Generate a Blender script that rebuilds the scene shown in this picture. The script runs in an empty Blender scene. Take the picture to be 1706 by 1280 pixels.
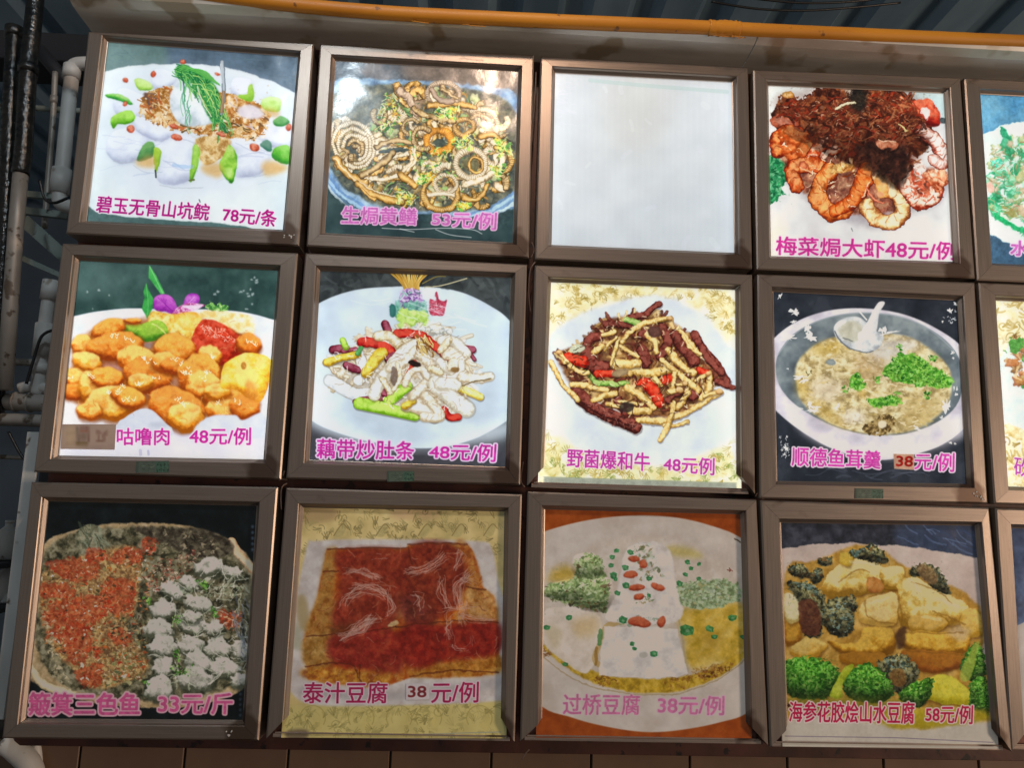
import bpy, bmesh, math, random
import numpy as np
from mathutils import Vector, Matrix

# ---------------------------------------------------------------- camera, world, lamps, exposure
sc = bpy.context.scene
C = sc.collection
TOP = 2.60                                    # height of the top edge of the upper row of boxes
FPX = 1252.085                                # focal length in pixels of the 1706 px wide photograph
R = np.array([[0.9983595883, -0.0294440256, -0.0491037858],
              [0.0369894115, 0.9863216281, 0.1606282333],
              [0.0437025841, -0.1621810570, 0.9857927718]])
CB = np.array([0.72777408, 0.83742834, -1.28389115])

def W(x, y, z=0.0):                           # board coordinates (right, down, into the wall) -> world
    return Vector((x, z, TOP - y))

def at(u, v, z=0.0):                          # where the sight line through a photo pixel meets board depth z
    d = R.T @ np.array([(u - 853) / FPX, (v - 640) / FPX, 1.0])
    p = CB + d * (z - CB[2]) / d[2]
    return float(p[0]), float(p[1])

def AT(u, v, z=0.0):
    x, y = at(u, v, z)
    return W(x, y, z)

cam = bpy.data.cameras.new('camera')
cam.sensor_fit = 'HORIZONTAL'; cam.sensor_width = 36.0
cam.lens = FPX * 36.0 / 1706.0
cam.clip_start = 0.02; cam.clip_end = 200
co = bpy.data.objects.new('camera', cam); C.objects.link(co)
def bdir(v): return Vector((v[0], v[2], -v[1]))
ax, ay, az = bdir(R[0]), -bdir(R[1]), -bdir(R[2])
M = Matrix(((ax.x, ay.x, az.x, 0), (ax.y, ay.y, az.y, 0), (ax.z, ay.z, az.z, 0), (0, 0, 0, 1)))
M.translation = W(*CB)
co.matrix_world = M
sc.camera = co

w = bpy.data.worlds.new('World'); sc.world = w; w.use_nodes = True
w.node_tree.nodes['Background'].inputs[0].default_value = (0.66, 0.66, 0.66, 1)
WORLD_S = 0.23; w.node_tree.nodes["Background"].inputs[1].default_value = WORLD_S
WAVE = .010

def lamp(name, loc, power, col, radius):
    l = bpy.data.lights.new(name, 'POINT'); l.energy = power; l.color = col; l.shadow_soft_size = radius
    o = bpy.data.objects.new(name, l); o.location = loc; C.objects.link(o); return o
lamp('warm_bulb_light', W(0.735, -0.47, -0.86), 21.0, (1.0, 0.70, 0.51), 0.034)
lamp('white_bulb_light', W(0.27, -0.43, -0.92), 14.5, (0.80, 0.92, 1.0), 0.034)
lamp('warm_fill_light', W(5.2, 1.00, -2.6), 470.0, (1.0, 0.72, 0.52), 0.35)  # unseen warm fill added at right to lift lower rows and soffit

sc.view_settings.view_transform = 'Standard'; sc.view_settings.look = 'None'
sc.view_settings.exposure = 0.0; sc.view_settings.gamma = 1.0
sc.cycles.max_bounces = 8; sc.cycles.transparent_max_bounces = 12
sc.cycles.sample_clamp_indirect = 4.0

# ---------------------------------------------------------------- object helpers
def link(o, parent=None):
    C.objects.link(o)
    if parent is not None: o.parent = parent
    return o

def mesh_obj(name, verts, faces, mat, parent=None, smooth=False, uv=None):
    me = bpy.data.meshes.new(name)
    off = Vector(parent['_o']) if parent is not None and '_o' in parent else Vector((0, 0, 0))
    me.from_pydata([tuple(Vector(v) - off) for v in verts], [], faces)
    me.update()
    if smooth: me.polygons.foreach_set('use_smooth', [True] * len(me.polygons))
    if uv is not None:
        l = me.uv_layers.new(name='UVMap')
        for lp in me.loops: l.data[lp.index].uv = uv[lp.vertex_index]
    me.materials.append(mat)
    return link(bpy.data.objects.new(name, me), parent)

def thing(name, label, cat, loc, group=None):
    o = bpy.data.objects.new(name, None); o.empty_display_size = 0.02
    o.location = loc; o['_o'] = tuple(loc)
    o['label'] = label; o['category'] = cat
    if group: o['group'] = group
    return link(o)

def tag(o, label, cat, group=None):
    o['label'] = label; o['category'] = cat
    if group: o['group'] = group
    return o

def structure(o):
    o['kind'] = 'structure'; return o

def tube_geo(path, r, n=16, caps=True, jitter=0.0, seed=0):
    rnd = random.Random(seed); path = [Vector(p) for p in path]; V = []; F = []
    up0 = None
    for i, p in enumerate(path):
        a = path[max(0, i - 1)]; b = path[min(len(path) - 1, i + 1)]
        t = (b - a).normalized()
        if up0 is None:
            up0 = Vector((0, 1, 0)) if abs(t.y) < .8 else Vector((1, 0, 0))
        s = t.cross(up0).normalized(); u = s.cross(t).normalized(); up0 = u
        rr = r[i] if isinstance(r, (list, tuple)) else r
        for k in range(n):
            g = 2 * math.pi * k / n; q = rr * (1 + jitter * rnd.uniform(-1, 1))
            V.append(p + s * math.cos(g) * q + u * math.sin(g) * q)
    for i in range(len(path) - 1):
        for k in range(n):
            k2 = (k + 1) % n
            F.append((i * n + k, i * n + k2, (i + 1) * n + k2, (i + 1) * n + k))
    if caps:
        F.append(tuple(reversed(range(n)))); F.append(tuple(range((len(path) - 1) * n, len(path) * n)))
    return V, F

def tube(name, path, r, mat, parent=None, n=16, jitter=0.0, seed=0):
    V, F = tube_geo(path, r, n, True, jitter, seed)
    return mesh_obj(name, V, F, mat, parent, smooth=True)

def box_geo(lo, hi):
    x0, y0, z0 = lo; x1, y1, z1 = hi
    V = [(x0, y0, z0), (x1, y0, z0), (x1, y1, z0), (x0, y1, z0), (x0, y0, z1), (x1, y0, z1), (x1, y1, z1), (x0, y1, z1)]
    F = [(0, 3, 2, 1), (4, 5, 6, 7), (0, 1, 5, 4), (1, 2, 6, 5), (2, 3, 7, 6), (3, 0, 4, 7)]
    return V, F

def bevel(o, wd, seg=2):
    m = o.modifiers.new('bevel', 'BEVEL'); m.width = wd; m.segments = seg; m.limit_method = 'ANGLE'
    return o

def densify(pts, n=6):
    out = []; P = [Vector(p) for p in pts]
    for i in range(len(P) - 1):
        p0 = P[max(0, i - 1)]; p1 = P[i]; p2 = P[i + 1]; p3 = P[min(len(P) - 1, i + 2)]
        for k in range(n):
            t = k / n
            out.append(.5 * ((2 * p1) + (-p0 + p2) * t + (2 * p0 - 5 * p1 + 4 * p2 - p3) * t * t + (-p0 + 3 * p1 - 3 * p2 + p3) * t ** 3))
    out.append(P[-1]); return out

# ---------------------------------------------------------------- materials
def lin(c):
    return tuple(((x / 255) / 12.92 if x / 255 <= .04045 else ((x / 255 + .055) / 1.055) ** 2.4) for x in c)

def new_mat(name):
    m = bpy.data.materials.new(name); m.use_nodes = True
    nt = m.node_tree; return m, nt, nt.nodes['Principled BSDF']

def grubby(name, c0, c1, rough=(.35, .6), metal=0.0, scale=18.0, stretch=(1, 1, 1), bump=.15, spots=None, bscale=None, aniso=0.0, detail=6):
    """two tones mixed by noise, uneven gloss, fine relief and optional dirt specks"""
    m, nt, b = new_mat(name); N = nt.nodes; L = nt.links
    tc = N.new('ShaderNodeTexCoord'); mp = N.new('ShaderNodeMapping'); mp.inputs['Scale'].default_value = stretch
    L.new(tc.outputs['Object'], mp.inputs[0])
    n = N.new('ShaderNodeTexNoise'); n.inputs['Scale'].default_value = scale; n.inputs['Detail'].default_value = detail
    L.new(mp.outputs[0], n.inputs['Vector'])
    r = N.new('ShaderNodeValToRGB'); r.color_ramp.elements[0].position = .35; r.color_ramp.elements[1].position = .65
    r.color_ramp.elements[0].color = (*lin(c0), 1); r.color_ramp.elements[1].color = (*lin(c1), 1)
    L.new(n.outputs['Fac'], r.inputs[0]); out = r.outputs[0]
    if spots:
        n2 = N.new('ShaderNodeTexNoise'); n2.inputs['Scale'].default_value = spots[1]; n2.inputs['Detail'].default_value = 3
        L.new(tc.outputs['Object'], n2.inputs['Vector'])
        r2 = N.new('ShaderNodeValToRGB'); r2.color_ramp.elements[0].position = spots[2]; r2.color_ramp.elements[1].position = spots[2] + .05
        L.new(n2.outputs['Fac'], r2.inputs[0])
        mx = N.new('ShaderNodeMix'); mx.data_type = 'RGBA'; L.new(r2.outputs[0], mx.inputs[0])
        L.new(out, mx.inputs[6]); mx.inputs[7].default_value = (*lin(spots[0]), 1); out = mx.outputs[2]
    L.new(out, b.inputs['Base Color'])
    mr = N.new('ShaderNodeMapRange'); mr.inputs[3].default_value = rough[0]; mr.inputs[4].default_value = rough[1]
    L.new(n.outputs['Fac'], mr.inputs[0]); L.new(mr.outputs[0], b.inputs['Roughness'])
    b.inputs['Metallic'].default_value = metal
    if bump:
        n3 = N.new('ShaderNodeTexNoise'); n3.inputs['Scale'].default_value = bscale or scale * 4; n3.inputs['Detail'].default_value = 5
        L.new(mp.outputs[0], n3.inputs['Vector'])
        bp = N.new('ShaderNodeBump'); bp.inputs['Strength'].default_value = bump; bp.inputs['Distance'].default_value = .003
        L.new(n3.outputs['Fac'], bp.inputs['Height']); L.new(bp.outputs[0], b.inputs['Normal'])
    if aniso: b.inputs['Anisotropic'].default_value = aniso
    return m

# ---------------------------------------------------------------- painter for the flat printed dishes
# Every print is a flat photograph in the place; it is drawn here with numpy, stroke by stroke, and wrapped as an image.
RS = np.random.RandomState(5)
def _oct(f, n=1024):
    g = max(2, n // f); a = RS.rand(g, g)
    x = np.arange(n) * g / n; i = x.astype(int) % g; j = (i + 1) % g; t = x - np.floor(x); t = t * t * (3 - 2 * t)
    r = a[i] * (1 - t)[:, None] + a[j] * t[:, None]
    return (r[:, i] * (1 - t) + r[:, j] * t).astype(np.float32)
OCT = {f: _oct(f) for f in (2, 4, 8, 16, 32, 64, 128)}
def noise(f, shape, rng):
    fs = [128, 64, 32, 16, 8, 4, 2]; k = int(np.argmin([abs(q - f) for q in fs])); out = np.zeros(shape, np.float32); w = 1.0; tot = 0
    for q in fs[k:k + 4]:
        dy, dx = rng.randint(0, 1024, 2)
        out += w * OCT[q][(np.arange(shape[0]) + dy)[:, None] % 1024, (np.arange(shape[1]) + dx)[None] % 1024]; tot += w; w *= .6
    return np.clip((out / tot - .5) * 1.9 + .5, 0, 1)
def blur(a, r):
    r = int(round(r))
    if r < 1: return a
    for axis in (0, 1):
        for _ in range(2):
            pad = [(0, 0)] * a.ndim; pad[axis] = (r + 1, r)
            c = np.cumsum(np.pad(a, pad, mode='edge'), axis=axis, dtype=np.float64)
            n = a.shape[axis]; hi = np.take(c, np.arange(2 * r + 1, 2 * r + 1 + n), axis); lo = np.take(c, np.arange(0, n), axis)
            a = ((hi - lo) / (2 * r + 1)).astype(np.float32)
    return a
def smooth(p, closed, n=5):
    p = np.array(p, float); m = len(p)
    if m < 3: return p
    out = []
    for i in range(m if closed else m - 1):
        if closed: a, b, c, d = p[i - 1], p[i], p[(i + 1) % m], p[(i + 2) % m]
        else: a, b, c, d = p[max(i - 1, 0)], p[i], p[i + 1], p[min(i + 2, m - 1)]
        for k in range(n):
            t = k / n; out.append(.5 * (2 * b + (c - a) * t + (2 * a - 5 * b + 4 * c - d) * t * t + (3 * b - a - 3 * c + d) * t ** 3))
    if not closed: out.append(p[-1])
    return np.array(out)
def hexs(s):
    return [np.array([int(q[i:i + 2], 16) for i in (0, 2, 4)], np.float32) / 255 for q in s.split()]
def ramp(t, pal):
    t = np.clip(t, 0, 1) * (len(pal) - 1); i = np.minimum(t.astype(int), len(pal) - 2) if len(pal) > 1 else np.zeros(t.shape, int)
    if len(pal) == 1: return np.broadcast_to(pal[0], t.shape + (3,))
    f = (t - i)[..., None]; P = np.array(pal, np.float32); return P[i] * (1 - f) + P[i + 1] * f
def inside(x, y, p):
    c = False; n = len(p)
    for i in range(n):
        x1, y1 = p[i]; x2, y2 = p[i - 1]
        if (y1 > y) != (y2 > y) and x < (x2 - x1) * (y - y1) / (y2 - y1) + x1: c = not c
    return c
def coverage(edges, w, h):
    """signed-area coverage of closed outlines: edges (n,4) in pixels"""
    S = 3; D = np.zeros((h * S, w + 2), np.float32)
    x0, y0, x1, y1 = edges.T; y0 = y0 * S; y1 = y1 * S
    sg = np.where(y1 > y0, 1.0, -1.0); lo = np.minimum(y0, y1); hi = np.maximum(y0, y1)
    a = np.ceil(lo - .5).astype(int); b = np.ceil(hi - .5).astype(int)
    a = np.clip(a, 0, h * S); b = np.clip(b, 0, h * S); n = b - a
    ok = n > 0
    if not ok.any(): return np.zeros((h, w), np.float32)
    x0, y0, x1, y1, sg, a, n = [q[ok] for q in (x0, y0, x1, y1, sg, a, n)]
    idx = np.repeat(np.arange(len(n)), n); off = np.arange(n.sum()) - np.repeat(np.cumsum(n) - n, n)
    row = a[idx] + off; x = x0[idx] + (x1 - x0)[idx] * ((row + .5) - y0[idx]) / (y1 - y0)[idx]
    x = np.clip(x, 0, w + .999); i = x.astype(int); f = x - i
    np.add.at(D, (row, i), sg[idx] * (1 - f)); np.add.at(D, (row, np.minimum(i + 1, w + 1)), sg[idx] * f)
    A = np.abs(np.cumsum(D, axis=1))[:, :w]
    return np.clip(A, 0, 1).reshape(h, S, w).mean(1)

GLYPH = {}
def glyphs(text):
    """triangles of a line of lettering, x right, y up"""
    if text in GLYPH: return GLYPH[text]
    cu = bpy.data.curves.new('tmp', 'FONT'); cu.body = text; cu.size = 1.0; cu.resolution_u = 4
    ob = bpy.data.objects.new('tmp', cu); C.objects.link(ob)
    dg = bpy.context.evaluated_depsgraph_get(); me = ob.evaluated_get(dg).to_mesh()
    me.calc_loop_triangles(); v = np.array([p.co[:2] for p in me.vertices]); t = np.array([list(q.vertices) for q in me.loop_triangles])
    ob.evaluated_get(dg).to_mesh_clear(); bpy.data.objects.remove(ob); bpy.data.curves.remove(cu)
    GLYPH[text] = (v, t); return v, t

class Cv:
    """a canvas in the coordinates of an enlarged look at one menu: (ox,oy) photo origin, s magnification"""
    def __init__(self, ox, oy, s, quad, bg, seed=1, k=.62):
        self.o = (ox, oy, s); q = np.array(quad, float); self.k = k * 3.05 / s
        if s < 2: self.k = k * 3.05 / s
        mx = (q.max(0) - q.min(0)) * .07
        self.x0, self.y0 = q.min(0) - mx; x1, y1 = q.max(0) + mx
        self.w = int((x1 - self.x0) * self.k); self.h = int((y1 - self.y0) * self.k)
        self.rng = np.random.RandomState(seed); self.a = np.empty((self.h, self.w, 3), np.float32); self.a[:] = hexs(bg)[0]
        self.q = self.k * s / 3.05
    def t(self, p):
        p = np.array(p, float); return (p - (self.x0, self.y0)) * self.k
    def box(self, p, pad):
        a = np.floor(p.min(0) - pad).astype(int); b = np.ceil(p.max(0) + pad).astype(int) + 1
        a = np.clip(a, 0, (self.w, self.h)); b = np.clip(b, 0, (self.w, self.h)); return a[0], a[1], b[0], b[1]
    def mask(self, pts, sm=True, soft=1.0):
        p = self.t(pts); p = smooth(p, True) if sm else p
        x0, y0, x1, y1 = self.box(p, soft + 2)
        if x1 - x0 < 2 or y1 - y0 < 2: return None
        q = p - (x0, y0); e = np.c_[q, np.roll(q, -1, 0)]
        m = coverage(e, x1 - x0, y1 - y0)
        if soft >= 1: m = blur(m, soft)
        return m, (x0, y0, x1, y1)
    def put(self, m, bb, col, a=1.0):
        x0, y0, x1, y1 = bb; A = self.a[y0:y1, x0:x1]; mm = (m * a)[..., None]
        A += (col - A) * mm
    def P(self, pts, pal, tex=0, con=.6, sm=True, soft=1, a=1, rel=0, lit=0, bias=.5, rag=0):
        """polygon; tex = grain size, rel = rounder look, lit = light from above, rag = ragged rim"""
        r = self.mask(pts, sm, soft)
        if r is None: return
        m, bb = r; pal = hexs(pal)
        if rag:
            n = noise(8 * self.q / .62, m.shape, self.rng); m = np.clip((blur(m, rag) - .5 + (n - .5) * .9) * 5 + .5, 0, 1)
        if tex or rel or lit:
            t = np.full(m.shape, bias, np.float32)
            if tex: t += con * (noise(tex, m.shape, self.rng) - .5)
            if rel or lit:
                s = max(2, min(m.shape) // 7); h = blur(m, s)
                if rel: t += rel * (h - .6)
                if lit:
                    g = np.gradient(h)[0] * s; t += lit * g * 2.2
            col = ramp(t, pal)
        else: col = pal[0]
        self.put(m, bb, col, a)
    def E(self, cx, cy, rx, ry, pal, rot=0, **kw):
        g = np.linspace(0, 2 * np.pi, 22)[:-1]; c, s = math.cos(math.radians(rot)), math.sin(math.radians(rot))
        wob = kw.pop('wob', 0); rr = 1 + wob * (self.rng.rand(21) - .5)
        x = rx * np.cos(g) * rr; y = ry * np.sin(g) * rr
        self.P(np.c_[cx + x * c - y * s, cy + x * s + y * c], pal, **kw)
    def S(self, pts, w0, pal, w1=None, a=1, sm=True, hard=1.0, tex=0, lit=.25):
        """stroke with rounded section: pal goes from rim to crown"""
        p = self.t(pts); p = smooth(p, False, 4) if sm and len(p) > 2 else p
        w0 = w0 * self.k / 2; w1 = w0 if w1 is None else w1 * self.k / 2
        x0, y0, x1, y1 = self.box(p, max(w0, w1) + 2)
        if x1 - x0 < 2 or y1 - y0 < 2: return
        Y, X = np.mgrid[y0:y1, x0:x1].astype(np.float32); X += .5; Y += .5
        D = np.full(X.shape, 1e6, np.float32); Sg = np.zeros(X.shape, np.float32); n = len(p) - 1; WW = np.full(X.shape, w0, np.float32)
        for i in range(n):
            ax_, ay_ = p[i]; dx, dy = p[i + 1] - p[i]; l2 = dx * dx + dy * dy + 1e-9
            t = np.clip(((X - ax_) * dx + (Y - ay_) * dy) / l2, 0, 1)
            ex = X - ax_ - t * dx; ey = Y - ay_ - t * dy; wv = w0 + (w1 - w0) * (i + t) / n
            d = np.sqrt(ex * ex + ey * ey) / np.maximum(wv, .4); b = d < D
            D = np.where(b, d, D); Sg = np.where(b, ey / np.maximum(wv, .4), Sg); WW = np.where(b, wv, WW)
        m = np.clip((1 - D) * np.maximum(WW, .5) * hard + .5, 0, 1); pal = hexs(pal)
        t = 1 - D * D - Sg * lit
        if tex: t = t + (noise(tex, m.shape, self.rng) - .5) * .9
        self.put(m, (x0, y0, x1, y1), ramp(t, pal) if len(pal) > 1 else pal[0], a)
    def R(self, cx, cy, r, w, pal, asp=1, a0=0, a1=360, rot=0, tick=None, **kw):
        """ring or arc; tick draws scored skin across it"""
        g = np.radians(np.linspace(a0, a1, 14 if a1 - a0 > 200 else 9)); c, s = math.cos(math.radians(rot)), math.sin(math.radians(rot))
        x = r * np.cos(g); y = r * asp * np.sin(g); self.S(np.c_[cx + x * c - y * s, cy + x * s + y * c], w, pal, **kw)
        if tick:
            for q in np.radians(np.arange(a0, a1, 620 / max(r, 8))):
                e = []
                for f in (r - w * .42, r + w * .42):
                    x = f * math.cos(q); y = f * asp * math.sin(q); e.append((cx + x * c - y * s, cy + x * s + y * c))
                self.S(e, 3, tick, a=.45, sm=False)
    def pick(self, poly):
        p = np.array(poly); lo = p.min(0); hi = p.max(0)
        for _ in range(60):
            x, y = lo + self.rng.rand(2) * (hi - lo)
            if inside(x, y, poly): return x, y
        return p.mean(0)
    def X(self, poly, n, ln, wd, pals, ang=(0, 360), bend=.3, a=1, tex=0):
        """scatter of short strokes inside a polygon"""
        r = self.rng; pals = pals.split('|')
        for _ in range(n):
            x, y = self.pick(poly); l = r.uniform(*ln) / 2; g = math.radians(r.uniform(*ang)); b = r.uniform(-bend, bend) * l
            dx, dy = math.cos(g) * l, math.sin(g) * l
            self.S([(x - dx, y - dy), (x - dy / l * b, y + dx / l * b), (x + dx, y + dy)], r.uniform(*wd), pals[r.randint(len(pals))].strip(), a=a, tex=tex)
    def Q(self, poly, n, sz, pals, asp=(.6, 1), a=1, tex=8, con=.6, rel=1.0, lit=.5, wob=.7, soft=1):
        """scatter of lumps inside a polygon"""
        r = self.rng; pals = pals.split('|')
        for _ in range(n):
            x, y = self.pick(poly); s = r.uniform(*sz)
            self.E(x, y, s, s * r.uniform(*asp), pals[r.randint(len(pals))].strip(), rot=r.uniform(0, 180), tex=tex, con=con, rel=rel, lit=lit, wob=wob, a=a, soft=soft)
    def leaves(self, poly, n, sz, pals, a=1):
        r = self.rng; pals = pals.split('|')
        for _ in range(n):
            x, y = self.pick(poly); k = r.randint(3, 6); g = r.rand(k) * 6.28; g.sort(); s = r.uniform(*sz) * (.5 + .5 * r.rand(k))
            self.P(np.c_[x + s * np.cos(g), y + s * .8 * np.sin(g)], pals[r.randint(len(pals))].strip(), sm=False, soft=0, a=a)
    def T(self, text, quad, col, out=None, bold=1.1, ow=2.6, a=1.0):
        """lettering: the ink box of the text laid on a quad TL TR BR BL"""
        v, t = glyphs(text); lo, hi = v.min(0), v.max(0); uv = (v - lo) / (hi - lo); u = uv[:, :1]; q = 1 - uv[:, 1:]
        Q = np.array(quad, float); p = (Q[0] * (1 - u) + Q[1] * u) * (1 - q) + (Q[3] * (1 - u) + Q[2] * u) * q
        p = self.t(p); x0, y0, x1, y1 = self.box(p, 10); p = p - (x0, y0)
        A, B, D = p[t[:, 0]], p[t[:, 1]], p[t[:, 2]]
        s = (B - A)[:, 0] * (D - A)[:, 1] - (B - A)[:, 1] * (D - A)[:, 0]; f = s < 0; B2 = np.where(f[:, None], D, B); D2 = np.where(f[:, None], B, D)
        e = np.r_[np.c_[A, B2], np.c_[B2, D2], np.c_[D2, A]]; m = coverage(e, x1 - x0, y1 - y0)
        def grow(m, r):
            o = m.copy(); R_ = int(math.ceil(r + .5))
            for dy in range(-R_, R_ + 1):
                for dx in range(-R_, R_ + 1):
                    wgt = min(1, max(0, r + .5 - math.hypot(dx, dy)))
                    if wgt > 0: o = np.maximum(o, np.roll(np.roll(m, dy, 0), dx, 1) * wgt)
            return o
        m = grow(m, bold * self.q / .62)
        if out: self.put(grow(m, ow * self.q / .62), (x0, y0, x1, y1), hexs(out)[0], .95)
        n = noise(8, m.shape, self.rng)[..., None]
        self.put(m, (x0, y0, x1, y1), hexs(col)[0] * (.9 + .2 * n), a)
    def tint(self, pts, col, a, soft=20):
        r = self.mask(pts, True, soft)
        if r: self.put(r[0], r[1], hexs(col)[0], a)
    def grain(self, amt=.02, f=64):
        n = noise(f, self.a.shape[:2], self.rng) - .5; n2 = self.rng.randn(self.h, self.w).astype(np.float32)
        self.a *= (1 + amt * 2 * n + amt * .25 * n2)[..., None]
    def sample(self, px, py):
        ox, oy, s = self.o; x = ((px - ox) * s - self.x0) * self.k - .5; y = ((py - oy) * s - self.y0) * self.k - .5
        x = np.clip(x, 0, self.w - 1.001); y = np.clip(y, 0, self.h - 1.001); i = x.astype(int); j = y.astype(int); f = (x - i)[..., None]; g = (y - j)[..., None]
        a = self.a; return (a[j, i] * (1 - f) + a[j, i + 1] * f) * (1 - g) + (a[j + 1, i] * (1 - f) + a[j + 1, i + 1] * f) * g
    def rough(self, amp=5, f=16, mott=.25, poly=None):
        """make drawn shapes irregular: shift the picture by noise and mottle it, as photographed food is"""
        k = self.q / .62; h, w = self.h, self.w; Y, X = np.mgrid[0:h, 0:w].astype(np.float32)
        src = self.a.copy()
        for ff, am in ((f * 2, amp * .75), (max(2, f // 2), amp * .13)):
            X += (noise(ff, (h, w), self.rng) - .5) * 2 * am * k; Y += (noise(ff, (h, w), self.rng) - .5) * 2 * am * k
        X = np.clip(X, 0, w - 1.01); Y = np.clip(Y, 0, h - 1.01); i = X.astype(int); j = Y.astype(int); fx = (X - i)[..., None]; fy = (Y - j)[..., None]
        o = (src[j, i] * (1 - fx) + src[j, i + 1] * fx) * (1 - fy) + (src[j + 1, i] * (1 - fx) + src[j + 1, i + 1] * fx) * fy
        n = noise(8, (h, w), self.rng)[..., None] - .5; n2 = noise(32, (h, w), self.rng)[..., None] - .5; mott = mott * .75 * np.clip((1 - o.min(-1, keepdims=True)) * 2 - .5, 0, 1)
        o = np.clip(o * (1 + mott * (n * 1.1 + n2)), 0, 1)
        if poly is None: m = np.ones((h, w, 1), np.float32)
        else:
            r = self.mask(poly, True, 10); m = np.zeros((h, w, 1), np.float32)
            if r: x0, y0, x1, y1 = r[1]; m[y0:y1, x0:x1, 0] = r[0]
        self.a = src * (1 - m) + o * m
    def shade(self, pts, k=.9, rim=.5):
        """give a leafy clump its photographed roundness: light above, dark below and round the rim"""
        r = self.mask(pts, True, 2)
        if r is None: return
        m, (x0, y0, x1, y1) = r; s = max(3, min(m.shape) // 5); h = blur(m, s); g = np.gradient(h)[0] * s
        f = 1 + (k * 1.6 * g + rim * (h - .75)) * m; self.a[y0:y1, x0:x1] *= np.clip(f, .25, 1.6)[..., None]
# ---------------------------------------------------------------- the printed dishes
GREENS = '1d5a22 3f8f2c 8fc94e|2f7a2e 67b53c b9df6e|174a24 2f7c38 6fb75a'
def menu_carp():          # white tofu blocks, browned fish, green pepper, shredded leek
    q = [(270, 100), (1335, 185), (1250, 1155), (150, 1105)]
    c = Cv(100, 40, 3.368, q, 'e3ecec', 11)
    c.P([(130, 60), (700, 60), (700, 300), (130, 300)], '587472 6c8785 7f9896', tex=128, con=.9, sm=False, soft=0)
    c.P([(600, 60), (1400, 60), (1400, 420), (600, 420)], '4c5f6d 5d7284 6a8093', tex=64, con=.9, sm=False, soft=12)
    c.X([(250, 90), (1320, 90), (1320, 330), (900, 230), (300, 230)], 40, (60, 200), (3, 8), '6f8a92|4a6068', ang=(-5, 25), a=.18)
    c.P([(120, 300), (245, 265), (350, 240), (500, 225), (660, 221), (850, 231), (1000, 255), (1130, 300), (1240, 345), (1330, 395), (1420, 450), (1400, 1300), (60, 1300)], 'dbe6ea e9f0f1 f4f8f7', tex=128, con=.7, soft=1)
    c.tint([(330, 300), (1200, 330), (1280, 700), (900, 950), (350, 900)], 'd3d9ee', .35, 40)
    c.P([(150, 1015), (165, 1025), (205, 1058), (420, 1085), (650, 1100), (900, 1118), (1100, 1150), (1260, 1158), (1300, 1230), (80, 1230), (120, 1060)], '4f6b6a 62807e', tex=32, con=1, sm=False)
    cube = 'b4bad0 ced4e4 e0e5f0 eef1f8'
    for p in ([(270, 640), (330, 590), (460, 580), (500, 640), (440, 760), (330, 780), (260, 720)], [(540, 640), (640, 600), (760, 650), (745, 760), (720, 880), (560, 890), (545, 760)],
              [(950, 650), (1060, 620), (1180, 700), (1170, 770), (1120, 840), (980, 850), (985, 720)], [(1150, 560), (1210, 520), (1300, 570), (1290, 700), (1180, 690), (1120, 640)],
              [(330, 360), (430, 380), (500, 430), (470, 500), (420, 560), (300, 480)], [(420, 520), (520, 540), (640, 600), (560, 660), (430, 600)], [(980, 300), (1080, 320), (1060, 420), (960, 390)], [(540, 250), (640, 280), (620, 350), (520, 360)]):
        c.P([(x + 4, y + 7) for x, y in p], 'b8c0d4', soft=5, a=.4); c.P(p, cube, tex=32, con=.5, rel=.8, lit=.8, soft=1, a=.9, bias=.7)
    c.X([(250, 600), (1280, 640), (1200, 900), (300, 860)], 26, (60, 200), (3, 9), 'b4bdd8|c9cfe4|a8b2c8', ang=(-20, 25), a=.35)
    c.P([(470, 400), (560, 360), (640, 350), (900, 380), (1000, 400), (1110, 440), (1180, 510), (1150, 590), (1100, 650), (1000, 640), (820, 630), (700, 600), (540, 560), (450, 500)], 'a06a2e c98f4a e7c894 f3e6cc', tex=16, con=1.3, soft=2, rag=4)
    c.P([(470, 385), (560, 400), (560, 440), (500, 480), (480, 430)], '6d5144 8c6b5c', tex=16, soft=2)
    c.P([(760, 650), (840, 630), (960, 650), (920, 740), (820, 790), (780, 750)], 'b48749 e5c78b f3e3be', tex=16, con=1.2, soft=2)
    c.leaves([(460, 400), (640, 350), (640, 540), (1160, 500), (1150, 640), (700, 600), (540, 560)], 260, (9, 26), 'a86a30|e7c894|f3e6cc|c98f4a|b47838|ecd4a4|f6eee0|8a5a2c', a=.8)
    c.X([(470, 400), (640, 360), (600, 560), (450, 500)], 22, (20, 80), (4, 12), '8e5a22 c8853a|d9a866 f3dcae|a34e20 c86a30', ang=(10, 80), a=.8)
    c.X([(520, 530), (1150, 560), (1100, 640), (700, 600)], 50, (15, 60), (4, 11), '7b4a1f b5702c|d6a050 f1d49a|b4552a d9824a|efe0c4|5f4a2c', ang=(-30, 40), a=.85)
    c.X([(900, 400), (1000, 400), (1170, 500), (1140, 600), (960, 560)], 30, (15, 60), (4, 10), '8b6230 c79858|ecd9b0|d8cdd0|b06a34|6a4c34', ang=(0, 70), a=.8)
    c.P([(640, 350), (700, 320), (800, 360), (870, 430), (880, 540), (780, 570), (700, 570), (640, 520), (615, 430)], 'b4c2c8 cfd9e0 e8edf2 f3f5f7', tex=32, con=.8, rel=.6, soft=2)
    c.P([(1000, 470), (1080, 450), (1150, 500), (1110, 530), (1010, 520)], 'd6cfd6 eee7ea', tex=16, soft=3)
    # leek shreds
    c.P([(650, 240), (700, 228), (780, 270), (860, 330), (900, 420), (905, 520), (860, 560), (820, 500), (790, 420), (740, 330), (690, 320), (655, 290)], '1e6a34 36914a 6fc06a', tex=8, con=1.4, soft=2)
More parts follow.
